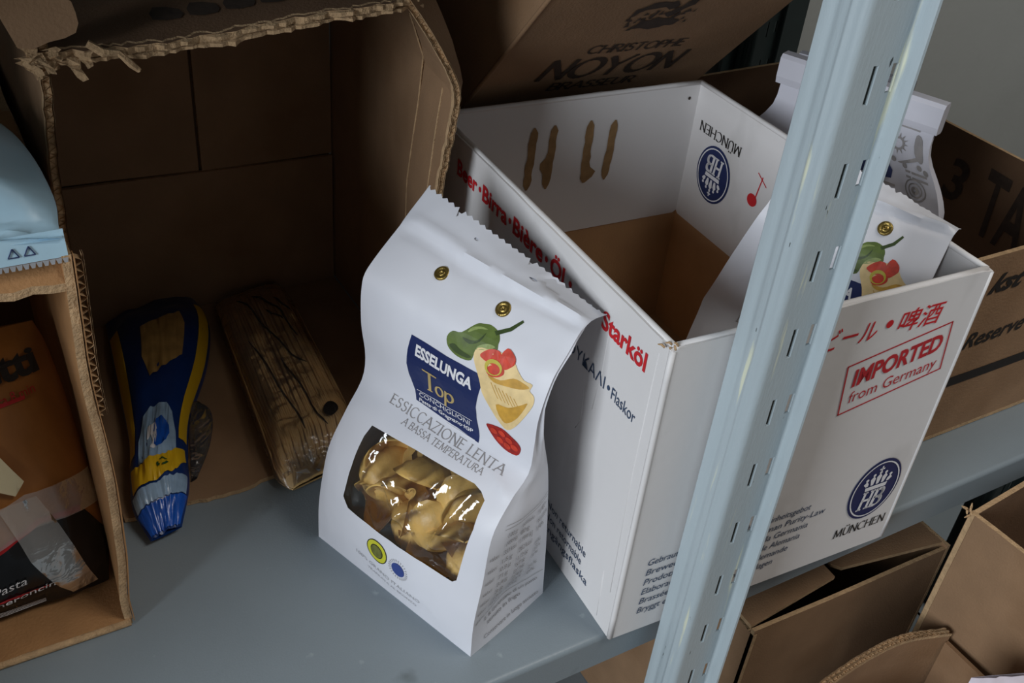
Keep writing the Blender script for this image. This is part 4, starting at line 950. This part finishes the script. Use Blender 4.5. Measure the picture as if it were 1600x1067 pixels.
for i in range(n):
    a = -.418+.137*i/n; y = .1625-.25*.015+.004*math.sin((a+.3)*30)-.12*(a+.35)-.0006; mb.add([V((a, y, .2862)), V((a+.137/n, y, .2862)), V((a+.137/n*.75, y-.0012, .2838)), V((a+.137/n*.25, y-.0012, .2838))], [(0, 1, 2, 3)])
mb.build('serrated_seal_edge', m_sil, lb)
mb = MB()
def sealm(a, b, w): return V((a, .1625-.25*b+.004*math.sin((a+.3)*30)-.12*(a+.35)-.0014, .3005-b))
for cx in (-.3060, -.2985):
    for k in range(3):
        t0 = math.pi/2+k*2.094; t1 = t0+2.094; a = (cx+.0030*math.cos(t0), .0085-.0030*math.sin(t0)); b = (cx+.0030*math.cos(t1), .0085-.0030*math.sin(t1))
        mb.tube([sealm(*a, 0), sealm(*b, 0)], .00035, 4)
mb.build('recycling_mark', M_NAVY, lb)

# ------------------------------------------------------------------ tilted brewery carton behind the tray
_al, _yw = math.radians(41), math.radians(2)
NB = V((math.cos(_yw), math.sin(_yw), 0)); NU = V((math.sin(_al)*math.sin(_yw), -math.sin(_al)*math.cos(_yw), math.cos(_al))); NN = NB.cross(NU); NP = V((.0519, .345, .2462))
nb = thing('brewery_carton', 'brown brewery carton lettered NOYON, tipped forward behind the white beer carton', 'carton', NP+NB*.134-NN*.1-NU*.06)
fN = plane_map(NP, NB, NU, NN, .0012, 7); nw, u0, u1, nd = .268, -.062, .175, .16
def nbp(name, out, fm): mb = MB(); sheet(mb, out, fm, .004, step=.03, mi=(0, 0, 1)); return mb.build(name, [M_CARD, M_CARDL], nb)
nf = nbp('front_panel', [(0.001, u0), (nw-.001, u0), (nw-.001, u1), (.001, u1)], fN)
nbp('side_panel', [(0, u0), (nd, u0), (nd, u1), (0, u1)], plane_map(NP-NN*.001, -NN, NU, -NB)); nbp('side_panel', [(0, u0), (nd, u0), (nd, u1), (0, u1)], plane_map(NP+NB*nw-NN*.001, -NN, NU, NB))
nbp('back_panel', [(0, u0), (nw, u0), (nw, u1), (0, u1)], plane_map(NP-NN*nd, NB, NU, -NN)); nbp('bottom_panel', [(0, 0), (nw, 0), (nw, nd), (0, nd)], plane_map(NP+NU*u0, NB, -NN, -NU)); nbp('top_panel', [(0, 0), (nw, 0), (nw, nd), (0, nd)], plane_map(NP+NU*u1, NB, -NN, NU))
mb = MB(); mb.tube([fN(.0006, u0+(u1-u0)*i/8, -.001) for i in range(9)], .0018, 8); mb.build('scored_edge', M_CARD, nb, True)
mb = MB()
kk = .985
pen(mb, 'NOYON', fN, (0.0520, 0.0230), (0.2040, 0.0070), .0305, w=.0006, thick=.19, thin=.08, serif=.06, gap=.10, nib=35, tol=.02)
pen(mb, 'CHRISTOPHE', fN, (0.0810, 0.0595), (0.1860, 0.0500), .0120, w=.0006, thick=.17, thin=.09, serif=.08, gap=.12, tol=.02)
pen(mb, 'BRASSEUR', fN, (0.0740, 0.0005), (0.1720, -0.0115), .0125, w=.0006, thick=.17, thin=.09, serif=.08, gap=.10, tol=.02)
mb.build('brewery_lettering', M_INKF, nf)
mb = MB(); rn = random.Random(17)                  # sketched emblem above the name
for pts in ([(.092, .110), (.100, .120), (.116, .122), (.128, .116), (.134, .122), (.128, .128), (.106, .128), (.094, .121)], [(.126, .112), (.138, .120), (.152, .142), (.162, .146), (.160, .136), (.146, .118), (.134, .106)], [(.104, .094), (.108, .104), (.122, .106), (.140, .104), (.150, .098), (.148, .092), (.120, .090)], [(.112, .106), (.116, .118), (.119, .117), (.116, .105)], [(.136, .102), (.142, .112), (.145, .110), (.140, .101)]):
    P = [(a+rn.uniform(-.0015, .0015), b+rn.uniform(-.0015, .0015)) for a, b in densify(pts, .005)]; patch(mb, P, fN, .0006, 0, .006)
for k in range(26):
    a = rn.uniform(.090, .162); b = rn.uniform(.088, .112); patch(mb, [(a, b), (a+rn.uniform(.002, .006), b+.001), (a+rn.uniform(.001, .004), b+rn.uniform(.003, .008))], fN, .0006, 0, .006)
mb.build('printed_emblem', M_INKF, nf)

# ------------------------------------------------------------------ open carton at the right, bags in it
rc = thing('open_carton', 'open brown carton lettered Reserve with a dark stripe, right of the white beer carton', 'carton', (.425, .25, 0))
ax0, ax1, ay0, ay1, az = .300, .550, .057, .436, .195
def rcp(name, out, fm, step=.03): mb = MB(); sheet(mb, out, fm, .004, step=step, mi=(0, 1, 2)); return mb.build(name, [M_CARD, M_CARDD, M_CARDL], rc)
fA = plane_map((ax0, ay0, 0), (1, 0, 0), (0, 0, 1), (0, -1, 0), .001, 8)
rf = rcp('front_panel', [(0, .001), (ax1-ax0, .001), (ax1-ax0, az), (0, az)], fA)
fRW = plane_map((ax1, 0, 0), (0, 1, 0), (0, 0, 1), (1, 0, 0))
rr = rcp('side_panel', [(ay0, .001), (ay1, .001), (ay1, az), (ay0, az)], fRW); rcp('side_panel', [(ay0, .001), (ay1, .001), (ay1, az-.03), (ay0, az-.03)], plane_map((ax0, 0, 0), (0, 1, 0), (0, 0, 1), (-1, 0, 0)))
rcp('back_panel', [(ax0, .001), (ax1, .001), (ax1, az+.004), (ax0, az)], plane_map((0, ay1, 0), (1, 0, 0), (0, 0, 1), (0, 1, 0))); rcp('floor_panel', [(ax0, ay0), (ax1, ay0), (ax1, ay1), (ax0, ay1)], plane_map((0, 0, .005), (1, 0, 0), (0, 1, 0), (0, 0, 1)))
mb = MB(); letters(mb, 'kst', fA, (.0790, .1580), (.1230, .1580), .0170, bold=.035, shear=.45, w=.0006, tol=.02); letters(mb, 'Reserve', fA, (.0760, .1030), (.1520, .1060), .0150, bold=.02, shear=.35, w=.0006, tol=.02)
patch(mb, [(.002, .0630), (.248, .0630), (.248, .0735), (.002, .0735)], fA, .0006, 0, .03); mb.build('black_lettering', M_INK, rf)
mb = MB()
def fRi2(a, b, w): return V((ax1-.0046-w, .40-a, b))          # inside of the far wall, read from the left
letters(mb, '3', fRi2, (.160, .128), (.182, .126), .040, bold=.02, w=.0006, tol=.02); letters(mb, 'TA', fRi2, (.200, .112), (.262, .108), .062, bold=.02, shear=-.25, w=.0006, tol=.02); mb.build('marker_writing', M_INKF, rr)
# bags standing in it
def plain_bag(root, O, S, I, Wd, H, D, roll=True, seed=0):
    O, S, I = V(O), V(S).normalized(), V(I).normalized(); Z = V((0, 0, 1))
    def half(f, z): return (D/2)*cr(z/H, [0, .3, .55, .8, 1], [1, .95, .7, .25, .03])
    def wd(z): return Wd*cr(z/H, [0, .4, .72, .80, .90, 1], [1, 1, .97, .88, .71, .69])
    def fF(a, b, w=0):
        z = b; h = half(a, z); x = (a-.5)*wd(z); bl = .5+.5*math.sin(math.pi*min(1, max(0, a)))
        k = .0022*noise.noise(V((a*5, b*22, seed)))+.0016*(1-2*abs(noise.noise(V((a*9, b*40, seed+3)))))
        return O+S*x-I*(h*bl+w+k)+Z*z
    def fB(a, b): return O+S*((a-.5)*wd(b))+I*(half(a, b)*(.5+.5*math.sin(math.pi*a)))+Z*b
    mb = MB(); us = [i/18 for i in range(19)]; vs = [H*i/30 for i in range(31)]
    mb.grid(lambda a, b: fF(a, b), us, vs); mb.grid(fB, us[::-1], vs)
    for a in (0, 1): mb.grid(lambda t, b: fF(a, b).lerp(fB(a, b), t), [0, .5, 1], vs)
    mb.grid(lambda a, t: fF(a, 0).lerp(fB(a, 0), t), us, [0, 1]); o = mb.build('paper_body', M_PAPER2, root, True)
    if roll:
        rl = MB(); wt = Wd*.69/2+.003
        sec = [(-.007, -.002), (-.0085, .004), (-.0085, .020), (-.006, .023), (.004, .023), (.006, .020), (.006, -.001), (.004, -.003)]
        rl.grid(lambda x, k: O+S*x+I*sec[k % 8][0]+Z*(H-.004+sec[k % 8][1]), [-wt+2*wt*i/10 for i in range(11)], list(range(9)))
        for x in (-wt, wt): rl.add([O+S*x+I*s_[0]+Z*(H-.004+s_[1]) for s_ in sec], [tuple(range(8))])
        rl.build('rolled_top', M_PAPER2, root)
    return fF
b3 = thing('paper_bag', 'white paper bag with grey ornaments and a rolled top, standing in the open right carton', 'paper bag', (.385, .20, .006))
a3 = math.radians(22); S3 = V((math.sin(a3), -math.cos(a3), 0)); I3 = V((math.cos(a3), math.sin(a3), 0))
f3 = plain_bag(b3, (.341, .206, .0062), S3, I3, .196, .262, .070, True, 2.)
mb = MB()
cx, cy, r = .82, .2400, .0085; kx = 1/.138
for k in range(12):
    t = k*math.pi/6; patch(mb, [(cx+(r*.62*math.cos(t-.14))*kx, cy+r*.62*math.sin(t-.14)), (cx+r*math.cos(t)*kx, cy+r*math.sin(t)), (cx+(r*.62*math.cos(t+.14))*kx, cy+r*.62*math.sin(t+.14))], f3, .0008, 0, .02)
ring = lambda cx, cy, r, kx: [(cx+r*math.cos(t)*kx, cy+r*math.sin(t)) for t in [i*.2618 for i in range(24)]]
patch(mb, ring(cx, cy, r*.62, kx), f3, .0008, 0, .02, [ring(cx, cy, r*.42, kx)])
for r0, r1 in ((.0085, .0074), (.0056, .0046), (.0030, .001)): patch(mb, ring(.90, .2080, r0, 1/.165), f3, .0008, 0, .02, [ring(.90, .2080, r1, 1/.165)])
patch(mb, smooth_poly([(.91, .2500), (.95, .2470), (.97, .2330), (.95, .2290), (.92, .2360)], 3), f3, .0008, 0, .02); patch(mb, [(.82, .2255), (.84, .2250), (.95, .2310), (.94, .2335)], f3, .0008, 0, .02)
for a, b in ((.80, .2270), (.86, .2245), (.94, .2255), (.97, .2230)): patch(mb, ell(a, b, .014, .0022, 10), f3, .0008, 0, .02)
for k in range(2): patch(mb, [(.86, .2200-.004*k), (.97, .2190-.004*k), (.97, .2208-.004*k), (.86, .2218-.004*k)], f3, .0008, 0, .05); patch(mb, [(.68, .2060-.004*k), (.80, .2050-.004*k), (.80, .2068-.004*k), (.68, .2078-.004*k)], f3, .0008, 0, .05)
patch(mb, [(.74, .2540), (.92, .2530), (.92, .2545), (.74, .2555)], f3, .0008, 0, .05)
mb.build('grey_ornaments', M_GREYP, b3)
mb = MB(); patch(mb, smooth_poly([(.56, .210), (.62, .228), (.70, .231), (.76, .224), (.78, .211), (.56, .209)], 2), f3, .0010, 0, .02); mb.build('blue_patch', M_NAVY, b3)
b4 = thing('paper_bag', 'white paper bag at the back of the open right carton, half hidden by the post', 'paper bag', (.40, .32, .006))
a4 = math.radians(30); plain_bag(b4, (.437, .296, .0062), (math.sin(a4), -math.cos(a4), 0), (math.cos(a4), math.sin(a4), 0), .150, .226, .07, True, 6.)

# ------------------------------------------------------------------ cartons below and in front of the shelf
lw_ = thing('flap_top_carton', 'brown carton with half-closed top flaps on the lower shelf', 'carton', (.33, .19, -.45))
cx0, cx1, cy0, cy1, cz0, cz1 = .198, .452, .030, .36, -.449, -.140
def lwp(name, out, fm, m=M_CARD): mb = MB(); sheet(mb, out, fm, .004, step=.03, mi=(0, 0, 1)); return mb.build(name, [m, M_CARDL], lw_)
lwp('front_panel', [(cx0, cz0), (cx1, cz0), (cx1, cz1-.004), (cx0, cz1+.006)], plane_map((0, cy0, 0), (1, 0, 0), (0, 0, 1), (0, -1, 0), .001, 8))
lwp('side_panel', [(cy0, cz0), (cy1, cz0), (cy1, cz1), (cy0, cz1)], plane_map((cx0, 0, 0), (0, 1, 0), (0, 0, 1), (-1, 0, 0))); lwp('side_panel', [(cy0, cz0), (cy1, cz0), (cy1, cz1), (cy0, cz1)], plane_map((cx1, 0, 0), (0, 1, 0), (0, 0, 1), (1, 0, 0)))
lwp('back_panel', [(cx0, cz0), (cx1, cz0), (cx1, cz1), (cx0, cz1)], plane_map((0, cy1, 0), (1, 0, 0), (0, 0, 1), (0, 1, 0)))
lwp('top_flap', [(0, .002), (.112, .013), (.114, .060), (.1245, .060), (.1245, .32), (0, .32)], lambda a, b, w: V((cx0+a, cy0+.004+b, cz1+.008-a*.02+w)))
lwp('top_flap', [(0, .002), (.122, .022), (.1285, .030), (.1285, .32), (0, .32)], lambda a, b, w: V((cx1-a, cy0+.004+b, cz1+.000-a*.005+w)))
ac = thing('aisle_carton', 'tall open tan carton standing in the aisle at the right edge', 'carton', (.50, -.17, -1.5))
A0 = V((.352, -.020, -.006)); qx = math.radians(4); QX = V((math.cos(qx), math.sin(qx), 0)); QY = V((math.sin(qx), -math.cos(qx), 0))
def acp(name, out, fm): mb = MB(); sheet(mb, out, fm, .0045, step=.08, mi=(0, 1, 2)); return mb.build(name, [M_CARD, M_CARDD, M_CARDL], ac)
hb = -1.494
acp('side_panel', [(0, hb+.006), (.30, hb+.006), (.30, -.006), (.02, 0), (0, 0)], plane_map(A0, QY, (0, 0, 1), -QX, .0015, 5)); acp('side_panel', [(0, hb+.006), (.30, hb+.006), (.30, 0), (0, 0)], plane_map(A0+QX*.30, QY, (0, 0, 1), QX))
acp('back_panel', [(0, hb+.006), (.30, hb+.006), (.30, .004), (0, 0)], plane_map(A0, QX, (0, 0, 1), -QY, .0015, 5)); acp('front_panel', [(0, hb+.006), (.30, hb+.006), (.30, 0), (0, 0)], plane_map(A0+QY*.30, QX, (0, 0, 1), QY))
acp('floor_panel', [(0, 0), (.30, 0), (.30, .30), (0, .30)], plane_map(A0+V((0, 0, -.30)), QX, QY, (0, 0, 1)))
mb = MB(); rn = random.Random(2)
for k in range(8):
    a = A0+V((rn.uniform(-.003, .004), rn.uniform(-.003, .003), rn.uniform(-.002, .002))); b = a+V((rn.uniform(-.008, .003), rn.uniform(-.004, .004), rn.uniform(-.002, .006))); mb.tube([a, (a+b)/2, b], [.001, .001, .0004], 5)
mb.build('frayed_corner', M_CARDL, ac)
bw = thing('bowed_carton', 'open carton with a bowed thick corrugated rim, standing in front of the lower shelf', 'carton', (.27, -.16, -1.5))
rimp = [(.190, -.050), (.2117, -.0458), (.245, -.0424), (.2751, -.0419), (.298, -.0432), (.3176, -.0461), (.335, -.0505), (.3465, -.0548)]
ks = [i/7 for i in range(8)]
def fbw(a, z, w):
    t = min(1, max(0, a)); x = cr(t, ks, [q[0] for q in rimp]); y = cr(t, ks, [q[1] for q in rimp]); return V((x, y-w, z-.004*math.sin(t*9)*.4))
mb = MB(); sheet(mb, [(0, -1.49), (1, -1.49), (1, -.121), (0, -.121)], lambda a, b, w: fbw(a, b, w), .006, step=.05, mi=(0, 0, 1)); wl = mb.build('back_panel', [M_CARD, M_CARDL], bw)
mb = MB(); pth = [fbw(i/60, -.1200, .0) for i in range(61)]
flutes(mb, pth, (0, -1, 0), (0, 0, .0025), .003, .005); flutes(mb, [q+V((0, .0034, 0)) for q in pth], (0, -1, 0), (0, 0, .0025), .003, .0062); mb.build('corrugated_rim', M_CARDL, wl)
for nm, P in (('side_panel', (V((.190, -.050, 0)), V((.186, -.36, 0)))), ('front_panel', (V((.186, -.36, 0)), V((.345, -.36, 0)))), ('side_panel', (V((.345, -.36, 0)), V((.3465, -.055, 0))))):
    d = P[1]-P[0]; L = d.length; d.normalize(); mb = MB(); sheet(mb, [(0, -1.49), (L, -1.49), (L, -.13), (0, -.13)], plane_map(P[0], d, (0, 0, 1)), .004, step=.1); mb.build(nm, M_CARD, bw)
mb = MB(); sheet(mb, [(.188, -.358), (.344, -.358), (.344, -.058), (.192, -.052)], plane_map((0, 0, -.30), (1, 0, 0), (0, 1, 0), (0, 0, 1)), .004, step=.1); mb.build('floor_panel', M_CARD, bw)
pk = thing('paper_sachet', 'white and pink sachet sticking out of the bowed carton, bottom right corner', 'sachet', (.30, -.13, -.299))
PP = Pouch([(.300, -.135, -.296), (.301, -.134, -.24), (.303, -.132, -.17), (.305, -.128, -.10), (.308, -.124, -.070)], [.060, .074, .078, .078, .070], [.012, .03, .032, .024, .003], (.96, -.30, -.1), (-.3, -.8, .4), 11, .002)
PP.build('film_body', mat('lilac_white_film', (222, 214, 226), .35, .05, 30, .3, 60), pk); PP.patch('red_print', smooth_poly([(.82, -.5), (.86, .1), (.80, .5), (.70, .3), (.70, -.4)], 2), m_cr, pk, .001, .04)
for o in bpy.data.objects:
    if o.type == 'MESH' and 'label' not in o and o.parent is None and 'kind' not in o: print('UNLABELLED', o.name)
